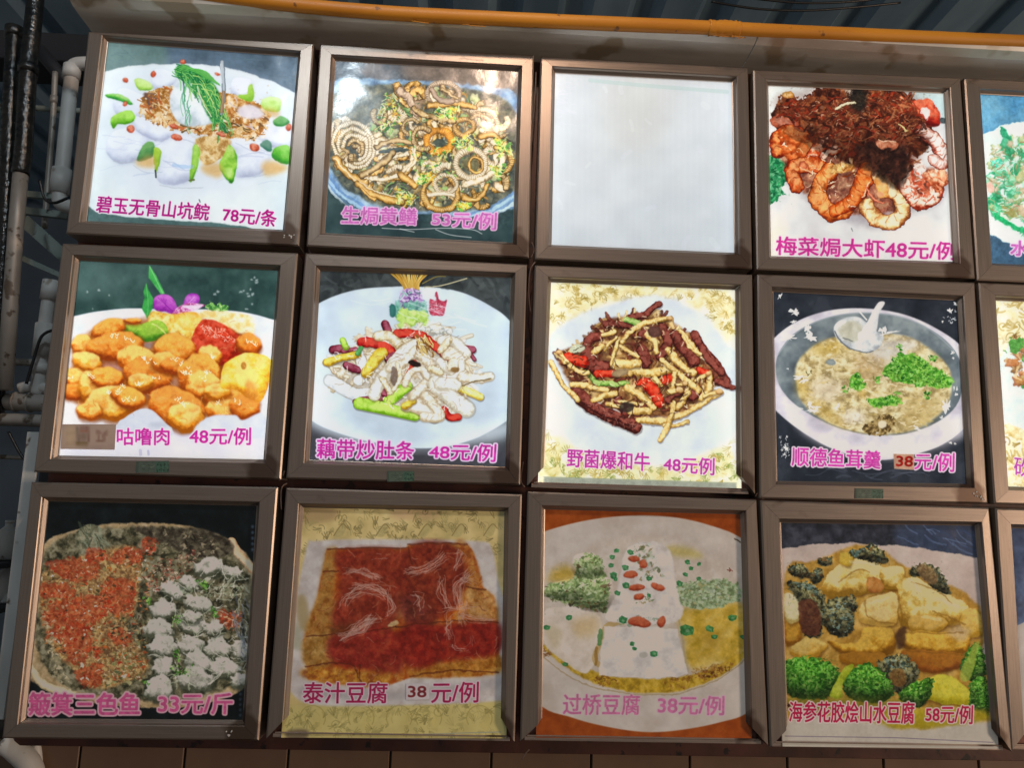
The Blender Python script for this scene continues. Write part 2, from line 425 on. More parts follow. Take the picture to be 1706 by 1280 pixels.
    for i in range(90):
        r = c.rng; t = r.rand(); x = 640 + 230 * t + r.uniform(-20, 20); y = 235 + 240 * t * t + r.uniform(-15, 60)
        c.S([(x, y), (x + r.uniform(20, 70), y + r.uniform(0, 50)), (x + r.uniform(30, 110), y + r.uniform(70, 150))], r.uniform(4, 8), ['1d6b30 58b060', '2f8f3e 9edc80', '0f5a34 2e8c54', '66a84a d5e78a'][r.randint(4)], a=.85)
    for i in range(14):
        x = 640 + i * 9; c.S([(x, 250 + (i % 3) * 8), (x + 60, 236 + i * 2), (x + 140, 280 + i * 5)], 5, '2c8a38 7fce66', a=.9)
    c.X([(670, 350), (740, 340), (740, 560), (700, 560)], 12, (60, 140), (4, 8), '3b9a56 93cfa0|58a884', ang=(75, 105), a=.7)
    c.S([(770, 350), (800, 430), (845, 520)], 7, 'e9e6c8', a=.9); c.S([(740, 330), (800, 350), (860, 450), (880, 520)], 5, 'd5e79a', a=.8)
    c.S([(912, 215), (918, 330), (915, 420), (905, 500)], 27, '5a6670 8b969e c4ccd2', w1=18); c.S([(905, 225), (908, 330)], 6, 'e2e6ea', a=.8); c.S([(916, 380), (905, 490)], 16, '8b6b4c b89874')
    # pepper pieces
    G = '2c7a1e 57a82a 9fd44c cbe98a'
    for p, pal in (([(415, 310), (480, 315), (520, 350), (500, 370), (440, 365)], '7fb33a b5dc6a d8eea0'), ([(250, 395), (320, 388), (370, 410), (410, 455), (350, 435), (280, 415)], '2c8a34 63bb4a b2df86'),
                   ([(285, 530), (350, 490), (405, 490), (420, 540), (380, 560), (330, 560), (300, 590)], '4f9a1e 86c93c b5e36c'), ([(460, 690), (500, 660), (530, 680), (520, 740), (430, 770)], '2f6e44 4b8f50 7ab06a'),
                   ([(525, 700), (570, 710), (560, 780), (535, 830)], '7fae2a b5d650'), ([(750, 680), (785, 700), (775, 780), (740, 880), (725, 860)], '5ea027 93cc45 bfe37a'),
                   ([(905, 760), (950, 680), (990, 730), (985, 830), (960, 895), (900, 820)], G), ([(1060, 350), (1085, 345), (1080, 430), (1010, 415), (1000, 395), (1045, 395)], '8cc23c b7df66'),
                   ([(1130, 430), (1170, 405), (1240, 420), (1230, 490), (1150, 480)], '96c648 c1e37e d9efae'), ([(1195, 540), (1240, 515), (1290, 545), (1270, 565), (1210, 570)], '2f8a3c 7fc074'),
                   ([(1195, 710), (1240, 680), (1290, 690), (1285, 780), (1200, 760)], '2f8c2e 63b83c 9cd66a'), ([(1120, 680), (1160, 650), (1190, 680), (1180, 720)], '3c7a66 74a08c')):
        c.P(p, pal, tex=32, con=.6, rel=.7, lit=.7, soft=1)
    for p in ([(420, 775), (520, 730), (530, 800), (460, 800)], [(800, 790), (900, 780), (900, 860), (800, 830)], [(1145, 770), (1270, 790), (1250, 830), (1150, 850)], [(1130, 470), (1230, 490), (1200, 520)]):
        c.P(p, 'e0b060 ecd090', soft=7, a=.7)
    for x, y, rx, ry in ((525, 280, 12, 18), (368, 313, 13, 12), (365, 445, 14, 14), (396, 590, 23, 22), (655, 635, 30, 19), (1090, 690, 28, 22), (1285, 578, 16, 22), (688, 212, 18, 14), (885, 280, 16, 8), (640, 575, 26, 12), (905, 620, 30, 14)):
        c.E(x, y, rx, ry, '9c3a1c c8563a e59678', rot=20, rel=1, lit=.4, tex=8)
    c.S([(535, 820), (540, 860)], 10, '4f5a5a'); c.S([(725, 878), (750, 870)], 10, '6a7a3a')
    c.S([(560, 905), (680, 920), (800, 915)], 6, 'b8c0c4', a=.5); c.S([(300, 770), (420, 780)], 6, 'b8c0c4', a=.5); c.S([(640, 790), (700, 800), (740, 800)], 20, '9fc3e8', a=.5); c.S([(780, 985), (785, 998)], 6, '70787a')
    c.rough(3, 16, .10)
    M_ = 'b81c84'
    c.T('碧玉无骨山坑鲩', [(212, 962), (843, 1010), (830, 1103), (200, 1056)], M_, 'f6f2f6', 1.6, 3.8)
    c.T('78元/条', [(917, 1026), (1218, 1045), (1210, 1140), (912, 1106)], M_, 'f6f2f6', 1.7, 3.8)
    c.grain(.015); return c, q

def menu_eel():           # scored eel rings with chopped greens in a pan
    q = [(200, 140), (1222, 200), (1192, 1160), (140, 1105)]
    c = Cv(500, 60, 3.368, q, '2f4348', 12)
    c.P([(100, 90), (1300, 90), (1300, 330), (100, 330)], '39485a 51606e 75767a', tex=64, con=1.0, sm=False, soft=0)
    c.tint([(600, 130), (1240, 160), (1240, 320), (650, 270)], '7a6a5c', .75, 20)  # brownish reflection of the soffit painted into the top of the print
    c.P([(150, 330), (210, 245), (330, 238), (700, 250), (1130, 290), (1180, 300), (1215, 360), (1240, 600), (1230, 940), (1150, 985), (900, 1040), (560, 1030), (330, 960), (150, 830), (120, 560)], '5c7ba0 86a7c4 a9c4d8', tex=32, con=.9, soft=2)
    c.P([(160, 380), (230, 300), (500, 270), (900, 290), (1150, 360), (1240, 520), (1230, 820), (1080, 950), (800, 985), (450, 950), (230, 830), (150, 650)], '3c4644 586058 7c7c68', tex=16, con=1.1, soft=3)
    for i, (dy, col) in enumerate(((0, '5f88b8'), (22, 'a8cce6'), (44, '6f95bc'), (60, 'd0e4f0'))):
        c.S([(140, 760 + dy), (240, 880 + dy), (420, 985 + dy * .8), (560, 1020 + dy * .6)], 14, col, a=.7, tex=8)
        c.S([(930, 1000 + dy * .5), (1060, 965 + dy * .7), (1200, 880 + dy)], 14, col, a=.7, tex=8)
    c.P([(120, 860), (200, 915), (320, 975), (450, 1010), (700, 1000), (1000, 1010), (1200, 960), (1260, 930), (1260, 1230), (80, 1230)], '22363c 2f464a 3c5558', tex=64, con=.8, soft=2)
    body = [(210, 500), (400, 480), (560, 290), (850, 270), (1100, 420), (1190, 600), (1180, 800), (1000, 940), (720, 960), (440, 900), (220, 760)]
    c.Q(body, 190, (14, 36), '5e4a2a 8a7444 b8a678|3e6a3a 6a9a52 a6cc84|6a4e2e 9a7440 c8a468|7f8a5e b0ba8a d8dcb4|44524e 6f7c70', a=.8)
    c.X(body, 420, (16, 60), (4, 11), '5a4528 a88a58|3c7a3a 9cc87a|8a6228 c89848|b8b290|3a3a30', a=.7)
    eel = '3c3020 6c5636 9c8458 c8b68c'; eel2 = '4c381c 7e6028 ac8640 dcbc7c'; pale = '746650 a89878 d0c4a8 eae2cc'; tk = '3e3020'
    c.P([(555, 300), (620, 270), (700, 290), (690, 380), (650, 420), (580, 370)], '6f5a48 94806a bcae98', tex=16, rel=.6, soft=2)
    for _ in range(90):
        x, y = c.pick(body); r = c.rng.uniform(26, 64); a0 = c.rng.uniform(0, 360); c.R(x, y, r, c.rng.uniform(24, 40), [eel, eel2, pale][c.rng.randint(3)], asp=c.rng.uniform(.6, 1), a0=a0, a1=a0 + c.rng.uniform(60, 220), rot=c.rng.uniform(0, 180), tick=tk if c.rng.rand() < .5 else None, tex=8)
    c.leaves(body, 160, (6, 16), '3a8a3c|8cc870|c8d8a0|d8c080|2c4c34', a=.8)
    for k in range(5): c.R(300 + k * 4, 610 + k * 6, 112 - k * 24, 25, pale if k < 3 else eel, asp=1.12, a0=-200 + k * 20, a1=130 - k * 20, rot=-20, tick=tk)
    c.S([(200, 690), (260, 770), (370, 820)], 44, eel2); c.S([(190, 690), (300, 800), (380, 835)], 12, pale, a=.7)
    c.S([(330, 830), (430, 900), (570, 930)], 42, eel2); c.S([(340, 815), (440, 880), (570, 905)], 10, pale, a=.8)
    c.S([(430, 620), (520, 590), (640, 600)], 32, eel); c.S([(450, 650), (560, 640), (620, 650)], 22, '2c3c40 4c5a58'); c.S([(440, 690), (560, 670), (630, 640), (640, 600)], 26, pale, tex=4)
    c.S([(350, 780), (450, 720), (520, 660)], 36, eel); c.R(520, 700, 110, 26, eel2, asp=.9, a0=-30, a1=110, tick=tk)
    c.S([(400, 800), (500, 800), (600, 740), (630, 660)], 24, pale, tex=8); c.S([(560, 780), (640, 840)], 40, eel2)
    c.R(780, 590, 72, 42, '7a5218 b47f28 dca44a', asp=.85, tick='6a4414'); c.E(780, 597, 34, 24, '30403c 54625a', tex=8)
    c.R(690, 580, 58, 30, eel, asp=1.0, a0=60, a1=300, tick=tk)
    c.R(960, 715, 84, 38, pale, asp=.92, tick=tk); c.E(955, 715, 50, 40, '5a5a40 8a8a6a', tex=8); c.R(985, 725, 40, 18, eel2)
    c.R(790, 885, 98, 36, eel2, asp=.95, a0=-60, a1=250, tick=tk); c.R(815, 830, 62, 26, pale, asp=.8, tick=tk); c.S([(720, 890), (800, 880), (860, 900)], 26, pale)
    c.R(920, 510, 58, 30, eel2, asp=.75, tick=tk); c.R(1010, 500, 100, 34, pale, asp=.95, a0=-120, a1=60, tick=tk); c.R(1000, 500, 62, 26, eel, asp=.9, a0=-130, a1=80, tick=tk)
    c.S([(720, 390), (850, 380), (980, 395)], 34, eel2); c.S([(560, 310), (600, 340), (660, 430)], 46, '6a5a4c a08c78 c8b8a4', tex=8)
    c.R(800, 330, 88, 30, '6c5c4c a4927c cabca8', asp=.75, a0=-200, a1=30, tick=tk); c.S([(740, 300), (780, 350), (850, 370)], 34, '5c4a3c 8f7a68 b8a898')
    c.S([(800, 300), (880, 350)], 20, eel); c.S([(640, 400), (700, 440), (780, 470), (860, 480)], 34, eel, tex=8); c.R(620, 510, 46, 24, eel, a0=120, a1=330, tick=tk)
    c.S([(1080, 600), (1130, 640), (1130, 720), (1040, 800), (920, 830)], 36, pale, tex=8); c.R(1110, 700, 74, 32, eel2, a0=-100, a1=90, tick=tk); c.S([(1050, 840), (1000, 910), (920, 905)], 32, eel2)
    c.S([(1020, 560), (1090, 560), (1120, 600)], 38, eel2); c.S([(600, 760), (640, 700), (640, 620)], 18, pale); c.S([(350, 860), (420, 920)], 20, eel2)
    for pl in ([(470, 320), (560, 360), (560, 520), (440, 560), (430, 440)], [(630, 620), (860, 640), (880, 790), (680, 830), (620, 720)], [(860, 560), (990, 560), (960, 640), (860, 620)], [(1090, 570), (1190, 600), (1190, 690), (1100, 660)],
               [(540, 860), (640, 880), (640, 950), (540, 940)], [(880, 930), (960, 940), (950, 970), (890, 965)], [(660, 770), (750, 780), (740, 830), (660, 830)], [(760, 400), (900, 400), (880, 470), (760, 460)], [(1070, 740), (1160, 720), (1120, 800)]):
        c.leaves(pl, 60, (8, 22), '3a8a3c|6fb858|a8d868|d0e8a0|2c6a34|e8e060', a=.85)
        c.X(pl, 24, (14, 40), (3, 7), 'a8d060 e0f0a0|dfe6c0|d8b040', a=.8)
    c.X(body, 90, (6, 16), (3, 6), 'f4f0dc|fff8e0', a=.65)
    c.P([(150, 330), (330, 260), (470, 340), (440, 500), (250, 520), (160, 480)], '8c9aa4 b8c2c8', tex=16, soft=16, a=.35)  # soft pale lamp glare painted over the left of the pan
    c.rough(6, 16, .30, [(150, 250), (1230, 250), (1230, 1000), (900, 1060), (400, 1040), (150, 850)])
    P_ = 'b566ad'
    c.T('生焗黄鳝', [(237, 955), (655, 968), (652, 1060), (232, 1052)], P_, 'dcb2d8', 1.6, 4.2)
    c.T('53元/例', [(742, 988), (1104, 992), (1098, 1088), (740, 1060)], P_, 'dcb2d8', 1.6, 4.2)
    for p in ([(460, 1078), (620, 1085), (800, 1078), (960, 1085), (1020, 1110)], [(560, 1082), (640, 1100)], [(760, 1085), (840, 1115), (960, 1130)]): c.S(p, 5, 'dfe8ee', a=.6)  # crinkle highlights of the film painted as pale strokes
    c.grain(.03); return c, q

def menu_blank():
    q = [(185, 138), (1178, 190), (1192, 1150), (165, 1105)]
    c = Cv(870, 80, 3.369, q, 'd4dde2', 13)
    c.P([(0, 0), (1400, 0), (1400, 1400), (0, 1400)], 'cdd3d7 d4dade dae0e5', tex=128, con=.6, sm=False, soft=0)
    c.P([(500, 180), (800, 190), (760, 560), (500, 560)], 'cfcfc6', soft=40, a=.35)
    for x in range(200, 1180, 17): c.S([(x, 150), (x, 1140)], 9, ['cbd2de', 'dfe9ee'][(x // 17) % 2], a=.05 + .08 * c.rng.rand(), sm=False)
    c.X([(200, 200), (1150, 200), (1150, 1100), (200, 1100)], 16, (20, 60), (14, 34), 'e6ecf0|dfe3ee', a=.28); c.S([(380, 180), (700, 210), (1150, 245)], 22, 'b8cfcc', a=.55); c.X([(200, 190), (300, 190), (300, 440), (200, 440)], 30, (20, 60), (3, 5), 'dfe0f0', ang=(-20, 20), a=.35)
    c.grain(.012); return c, q

def menu_prawns():
    q = [(135, 142), (1120, 185), (1172, 1132), (150, 1100)]
    c = Cv(1240, 100, 3.3675, q, 'd2d6d8', 14)
    c.P([(100, 100), (1250, 100), (1250, 1200), (100, 1200)], 'c4c6ca d3d7da dde0e0', tex=128, con=.9, sm=False, soft=0)
    c.tint([(150, 150), (420, 150), (300, 260), (150, 360)], 'd3e4e6', .8, 12); c.tint([(880, 180), (1130, 190), (1130, 350)], 'bcd6da', .9, 12); c.tint([(130, 900), (230, 900), (200, 1120), (130, 1120)], 'f0ead0', .7, 14)
    c.P([(230, 640), (700, 760), (1110, 640), (1110, 790), (940, 860), (800, 940), (560, 900), (380, 790)], '8a8490 b0aab4', soft=12, a=.6)
    # parsley
    c.P([(130, 550), (200, 570), (255, 600), (240, 660), (215, 700), (225, 750), (170, 795), (130, 790)], '12603c 2c8a58 66b080', tex=8, con=1.6, rag=4, soft=1); c.leaves([(140, 560), (240, 600), (200, 780), (140, 770)], 90, (8, 18), '0f5a34|2f9a5e|74b890|1c7a48')
    pile = [(170, 260), (220, 190), (330, 210), (400, 160), (560, 150), (800, 155), (900, 190), (1000, 260), (1050, 350), (1040, 480), (960, 560), (900, 700), (820, 720), (700, 620), (520, 560), (350, 480), (200, 390), (150, 340)]
    c.P(pile, '1c100c 3a2018 6a3c24 8e5a34', tex=16, con=1.3, soft=2, rag=6)
    c.P([(150, 320), (220, 300), (300, 330), (280, 380), (160, 370)], '7a2c18 b85a3c e0a890', tex=16, rel=.6)
    pr = '5a160a 8e2c12 b45028 dc9468'
    def prawn(pts, w, pal=pr, seg=7, w1=None, belly=True):
        p = smooth(np.array(pts, float), False, 6); c.S(pts, w * 1.08, '4a120a 7a2410', w1=(w1 or w) * 1.05); c.S(pts, w, pal, w1=w1, tex=16)
        for k in range(seg):
            i = int((k + .7) / (seg + .4) * (len(p) - 1)); d = p[min(i + 1, len(p) - 1)] - p[max(i - 1, 0)]; d = d / (np.hypot(*d) + 1e-6); n = np.array([-d[1], d[0]]); ww = w * .46
            c.S([p[i] - n * ww, p[i] + d * ww * .5, p[i] + n * ww], 6, pal.split()[0] + ' ' + pal.split()[1], a=.75); c.S([p[i] - n * ww * .5 + d * 9, p[i] + d * (ww * .5 + 9)], 9, pal.split()[-1], a=.6)
    c.P([(190, 480), (420, 520), (700, 600), (900, 640), (1040, 600), (1090, 640), (1000, 780), (840, 850), (700, 870), (520, 850), (420, 780), (290, 700)], '4c2014 84402a b4805c', tex=16, con=1.1, soft=4, a=.85)
    prawn([(190, 520), (180, 440), (240, 400), (340, 430), (350, 520), (280, 570)], 78, '6e1a08 9c3410 c05820 e09858')
    c.Q([(200, 400), (340, 430), (330, 560), (190, 500)], 16, (20, 48), '74200a a04014 c46c30|8a300c b85420 dc8c50', a=.8)
    prawn([(380, 560), (400, 500), (480, 450), (510, 500)], 74, '7c200c b84420 e08a5a f0d0b8'); c.S([(450, 550), (510, 470)], 20, 'f0dcc8', a=.8)
    prawn([(290, 700), (270, 620), (340, 590), (430, 600), (470, 660)], 86, '701c08 a03c14 c4622c e49c64')
    c.E(330, 590, 24, 20, '3a120a a84428 e8a070', rel=1); c.S([(310, 600), (400, 640)], 10, 'f0c498', a=.8)
    prawn([(480, 620), (420, 700), (420, 790), (490, 860), (560, 850)], 92, '843010 b0541e cc7a38 eca868')
    prawn([(690, 610), (650, 720), (590, 800), (510, 850)], 100, '80240a b04414 d06624 ec9450', w1=70)
    c.S([(600, 530), (615, 640)], 12, 'c89058 f0d8a8'); c.P([(480, 600), (600, 570), (610, 610), (500, 640)], '9a5a24 d0a058 f0d090', tex=8, con=1.2); c.S([(550, 660), (620, 630)], 10, '7a3010')
    prawn([(750, 640), (790, 720), (860, 760), (890, 840), (830, 910), (740, 890), (680, 820)], 84, '8c4a20 c08a50 e4c48c f6e8c4', seg=9)
    c.P([(730, 650), (770, 640), (810, 740), (770, 770), (735, 720)], 'a05a24 d89c54 f0d09c', tex=16, rel=.8); c.E(765, 750, 16, 14, 'e8a078 f8dcc8'); c.S([(660, 770), (700, 680)], 9, 'f0e0c0', a=.8); c.S([(680, 720), (720, 780), (780, 800)], 14, 'b03c20 e09070')
    prawn([(920, 540), (900, 640), (930, 740), (980, 800), (1060, 770), (1080, 700)], 86, '8c2a18 b86a50 e4b8a0 f6e6d8', seg=8)
    c.P([(910, 510), (960, 540), (1010, 600), (1000, 660), (960, 640)], 'b89a94 e8d8d0 f8f0ec', tex=8, con=1.4); c.S([(930, 560), (960, 720)], 14, 'b8482c'); c.X([(900, 600), (1060, 680), (1060, 800), (920, 800)], 50, (20, 60), (5, 12), 'a83018 d86a48|f4dcd0|c87050', a=.75)
    c.Q([(1040, 640), (1130, 600), (1130, 680), (1060, 720)], 14, (22, 45), '8c3018 c47850 ecc0a0|a84428 dc9c78 f6dcc8')
    prawn([(1000, 390), (1060, 440), (1100, 500), (1130, 530)], 84, '7c3428 b87c6c e4c4b8 f6ece8'); prawn([(1060, 560), (1110, 580), (1140, 560)], 60, '8c4434 c8a094 f0e0dc')
    c.P([(930, 250), (1000, 220), (1060, 230), (1095, 290), (1090, 360), (1040, 360), (990, 310)], '5c0c0c 8e1c14 c04028 e07858', tex=16, rel=1, lit=.6); c.P([(985, 275), (1010, 260), (1050, 290), (1030, 330), (1000, 310)], 'f4dcdc ffffff', tex=8, soft=1)
    c.S([(840, 200), (900, 230), (960, 290)], 44, '6a1c10 a44428 d08058', tex=8); c.S([(870, 200), (950, 260)], 7, 'f0c8a0', a=.9); c.E(1112, 340, 18, 18, '20282c 566468', rel=1)
    c.E(245, 200, 36, 22, '8a6420 c89c48 ecd89c', tex=8, rel=1)
    c.X([(190, 250), (900, 180), (1020, 350), (1000, 480), (880, 700), (700, 600), (420, 460), (240, 340)], 620, (20, 90), (5, 16), '120a08 2c1812|3a2016 6c3824|5c2c1c 94583c|2a1410 4c2a1c|6c3c24 a87850|3c1c10 8a2c18|5c1810 9c4028', ang=(-70, 60), a=.8, tex=8)
    c.X([(200, 240), (900, 190), (1000, 420), (860, 560), (420, 420)], 120, (8, 30), (3, 5), 'c89c74|e8d0b4|a8683c', ang=(-60, 40), a=.75)
    c.shade(pile, .5, .3)
    c.tint([(200, 180), (900, 180), (1020, 320), (980, 560), (820, 640), (500, 520), (240, 380)], '5a1c10', .28, 14)
    c.P([(620, 480), (900, 470), (900, 690), (820, 710), (700, 600)], '181010 2e1c18 4c2c22', tex=16, con=1.4, soft=8, a=.8); c.P([(590, 160), (690, 160), (680, 280), (610, 280)], '141414 26302c', tex=16, soft=8, a=.8)
    c.S([(515, 265), (560, 245), (615, 235)], 14, 'a89c74 e8e4c8'); c.P([(740, 450), (850, 450), (850, 500), (760, 490)], '6a2c1c a86448 d8a484', tex=8, rel=.5); c.S([(750, 448), (850, 455)], 6, 'f0dcc0', a=.8); c.S([(870, 360), (915, 395)], 10, 'b8a060 dcd09c')
    c.X([(540, 155), (620, 155), (610, 195), (550, 195)], 40, (4, 10), (3, 5), 'd0c8b8|8c8478', a=.7)
    c.X([(190, 420), (340, 440), (680, 640), (620, 830), (420, 780), (280, 640)], 40, (8, 26), (3, 6), 'fff0d8|f8d0a0', a=.85)
    c.S([(600, 945), (608, 960)], 6, '6a7074'); c.S([(1080, 770), (1115, 775)], 8, '4a3028')
    c.rough(7, 16, .32, [(130, 140), (1160, 150), (1170, 800), (850, 960), (450, 930), (130, 820)])
    c.T('梅菜焗大虾48元/例', [(180, 990), (1188, 1022), (1186, 1122), (178, 1092)], 'b8328c', 'e8cde0', 1.8, 3.4)
    c.grain(.02); return c, q

def menu_cress():
    q = [(178, 190), (1150, 225), (1260, 1180), (243, 1140)]
    c = Cv(1580, 100, 3.365, q, '5c9cc4', 15)
    c.P([(100, 120), (1400, 120), (1400, 500), (100, 500)], '4c8cb8 5f9cc0 74aac4', tex=64, con=1, sm=False, soft=0)
    c.P([(100, 800), (1400, 800), (1400, 1300), (100, 1300)], '3c5c78 4c6e88', tex=64, con=1, sm=False, soft=0)
    c.P([(60, 520), (200, 418), (330, 355), (430, 342), (700, 330), (1000, 400), (1200, 600), (1200, 900), (900, 1060), (600, 1080), (400, 1050), (260, 985), (60, 880)], 'cfe8ec e2f4f4 f0fafa', tex=64, con=.8)
    c.Q([(225, 560), (300, 470), (440, 420), (900, 430), (1000, 800), (700, 960), (440, 970), (300, 900), (230, 830)], 420, (14, 44), '7a8a4c a8b078 d0cca0|2c9a6c 58c090 a0e4c4|1c8a54 3cb07c|b89c80 d8c4ac|c8dcd0 e8f4f0', a=.8)
    c.P([(235, 850), (300, 880), (400, 940), (430, 960), (380, 960), (280, 900)], '1c9458 3cc484', tex=8); c.P([(290, 810), (340, 820), (390, 880), (330, 870)], '8c8c4c b4b07c', tex=8); c.P([(295, 375), (330, 390), (345, 450), (310, 430)], '1c8c60 4cbc90', tex=8)
    c.E(270, 580, 30, 22, '38bc9c a8ecdc', tex=4, con=1.5); c.E(370, 620, 30, 22, '1c8c5c 48b484', tex=8); c.P([(215, 690), (250, 690), (260, 730), (225, 740)], 'd8a898 f0d4c8', tex=8)
    c.X([(230, 520), (440, 440), (900, 430), (900, 900), (440, 930), (240, 850)], 460, (12, 60), (3, 8), '189058 58c898|c8b48c|e0f4ec|a87c5c|58a878', a=.7)
    c.rough(7, 16, .25)
    c.T('水', [(352, 1012), (452, 1016), (450, 1098), (348, 1094)], 'c468b8', 'ecd0ec', 2.2, 4.6)
    c.grain(.02); return c, q
def menu_sweet_pork():
    q = [(252, 105), (1258, 155), (1185, 1115), (145, 1095)]
    c = Cv(50, 400, 3.048, q, 'dde0ee', 21)
    c.P([(60, 20), (1400, 20), (1400, 520), (60, 520)], '26413f 35524e 44625e', tex=64, con=1.1, sm=False, soft=0)
    c.tint([(240, 100), (560, 110), (420, 260), (240, 300)], '5f7a78', .4, 24)
    c.P([(40, 420), (215, 388), (320, 366), (450, 350), (550, 347), (700, 352), (900, 352), (1050, 362), (1150, 380), (1238, 405), (1420, 450), (1420, 1300), (40, 1300)], 'd4dcec e2e8f2 eceff6', tex=64, con=.8)
    c.tint([(160, 980), (1200, 980), (1180, 1120), (140, 1110)], 'd8d4ee', .6, 16)
    c.tint([(160, 780), (240, 840), (260, 930), (140, 930)], 'f0f4fc', .8, 8)
    for x, y in ((292, 263), (350, 255), (402, 280), (955, 262), (940, 275), (1070, 262), (1085, 258), (1120, 250), (1125, 200), (1150, 205), (1105, 272), (1130, 275), (1128, 325), (1100, 350), (318, 348), (1150, 215), (1112, 285), (1140, 190)):
        c.E(x, y, c.rng.uniform(3, 10), c.rng.uniform(3, 7), 'a8b8b8 dce4e4', wob=1, a=.85)
    # garnish
    c.P([(605, 125), (640, 180), (685, 272), (665, 275), (602, 190)], '2a8a3c 48b058 6cc874', tex=16, sm=False); c.P([(590, 215), (600, 250), (628, 300), (622, 345), (595, 402), (568, 350), (582, 290), (576, 262)], '1f7a34 38a04a 58bc60', tex=16, sm=False)
    c.S([(608, 135), (675, 272)], 4, '8cd890', a=.7); c.S([(590, 225), (600, 330), (590, 395)], 4, '7ccc80', a=.6)
    c.P([(626, 320), (634, 290), (665, 276), (705, 280), (735, 310), (750, 365), (725, 380), (690, 362), (650, 362), (628, 345)], '7a1c8c a83cb4 c468c8', tex=16, rel=.5, lit=.4); [c.S([(735, 368), (690, 330), (650 + k * 14, 292 + k * 3)], 4, '8c24a0', a=.5) for k in range(4)]
    c.P([(748, 372), (775, 330), (790, 290), (812, 272), (848, 274), (862, 298), (850, 326), (820, 334), (800, 350)], '7c2090 a83cb8 cc7cd0', tex=16, rel=.5); c.S([(780, 350), (815, 310), (835, 290)], 5, 'dcb0e4', a=.6); c.P([(710, 400), (740, 350), (800, 320), (870, 325), (885, 335), (820, 360), (750, 395)], 'a03070 c870b0 e8c0dc', tex=8, con=1.4)
    c.P([(770, 335), (850, 330), (880, 330), (840, 355)], 'd8c0e0 f0e4f4', tex=4)
    c.P([(890, 350), (900, 325), (930, 318), (945, 335), (965, 312), (975, 328), (1005, 335), (1005, 358), (950, 362)], '3c7c3c 74b458 b4dc8c', tex=8, con=1.5, rag=2)
    base = [(175, 690), (230, 500), (330, 430), (600, 360), (850, 370), (1120, 400), (1160, 520), (1225, 620), (1180, 830), (1100, 900), (860, 960), (740, 975), (600, 860), (450, 915), (260, 910), (180, 800)]
    inner = [(215, 640), (260, 520), (340, 450), (600, 400), (850, 400), (1090, 440), (1140, 560), (1190, 660), (1150, 800), (1000, 860), (860, 900), (740, 930), (600, 850), (450, 880), (280, 870), (215, 770)]
    c.P(inner, '8c4414 b06424 c8843c', tex=32, con=1.0, soft=10)
    c.P([(340, 610), (460, 600), (480, 680), (380, 690)], '9a6a68 b4847c c89a84', tex=16, soft=8); c.P([(520, 770), (700, 700), (780, 720), (640, 800)], '9c7064 bc8c78 d0a080', tex=16, soft=8); c.P([(540, 530), (640, 520), (600, 560)], '98807c b09484', soft=6)
    # pineapple and pepper
    c.P([(600, 400), (620, 362), (700, 370), (780, 390), (840, 440), (830, 500), (760, 530), (700, 470), (610, 420)], 'c8902c e4c45c f2e29a', tex=16, con=1.2, rel=.5, soft=2)
    c.P([(740, 380), (830, 365), (870, 390), (870, 430), (800, 460), (740, 420)], 'd89c2c ecbc50 f6dc8c', tex=16, rel=.8, soft=2); c.P([(860, 365), (950, 360), (1120, 385), (1140, 440), (1125, 490), (1060, 470), (980, 430), (880, 400)], 'e0c878 eee0b0 f6f0d8', tex=16, con=1.1, soft=3)
    c.P([(470, 460), (480, 435), (560, 425), (650, 405), (695, 440), (690, 490), (600, 520), (540, 500), (490, 475)], '3c7a1c 6ea42c a0c848', tex=32, con=.9, rel=.7, lit=.8, soft=1); c.S([(620, 425), (650, 440), (690, 480)], 8, 'd8e48c', a=.7)
    c.P([(830, 470), (870, 410), (940, 410), (1010, 450), (1080, 500), (1080, 570), (1020, 610), (960, 640), (880, 600), (820, 550)], '8e1c0c b83018 d8563a', tex=16, con=1, rel=.5, lit=.5)
    c.X([(860, 430), (990, 450), (1060, 530), (900, 490)], 60, (6, 26), (3, 5), 'f4a890|f8d0c0|ee8468', a=.8)
    # battered pork
    B = ['94400c c06014 dc8428 f2b450', '9c480c c86c18 e49434 f8cc70', '8c380c b45410 d07420 eca044', 'a4580c d08420 e8ac3c fad47c']
    for i, (x, y, rx, ry, ro) in enumerate(((400, 450, 80, 44, -20), (265, 535, 50, 50, 0), (430, 540, 130, 66, -8), (290, 620, 70, 48, 20), (520, 410, 40, 14, 0), (225, 700, 60, 45, 0), (220, 770, 60, 40, 0), (300, 740, 52, 70, 10),
         (390, 700, 80, 50, 0), (560, 620, 105, 70, 20), (600, 690, 110, 80, 20), (560, 720, 60, 40, 0), (730, 560, 95, 75, 10), (680, 620, 60, 50, 0), (740, 640, 70, 40, 0), (910, 590, 55, 50, 0), (860, 690, 98, 100, 30), (880, 740, 80, 70, 0), (1110, 530, 60, 50, 20),
         (420, 830, 120, 80, 0), (500, 800, 80, 50, 20), (300, 870, 60, 44, 0), (740, 850, 130, 90, 15), (790, 900, 80, 70, 0), (1000, 800, 110, 70, 10), (1000, 860, 100, 50, 0), (1090, 850, 70, 60, 0), (950, 770, 60, 40, 0))):
        rx *= 1.12; ry *= 1.12
        c.E(x + 2, y + 9, rx * 1.04, ry * 1.08, '7c3808', a=.6, soft=5, wob=.15, rot=ro)
        c.E(x, y, rx, ry, B[i % 4], rot=ro, tex=16, con=.6, rel=1.1, lit=1.1, wob=.14, soft=2, bias=.5)
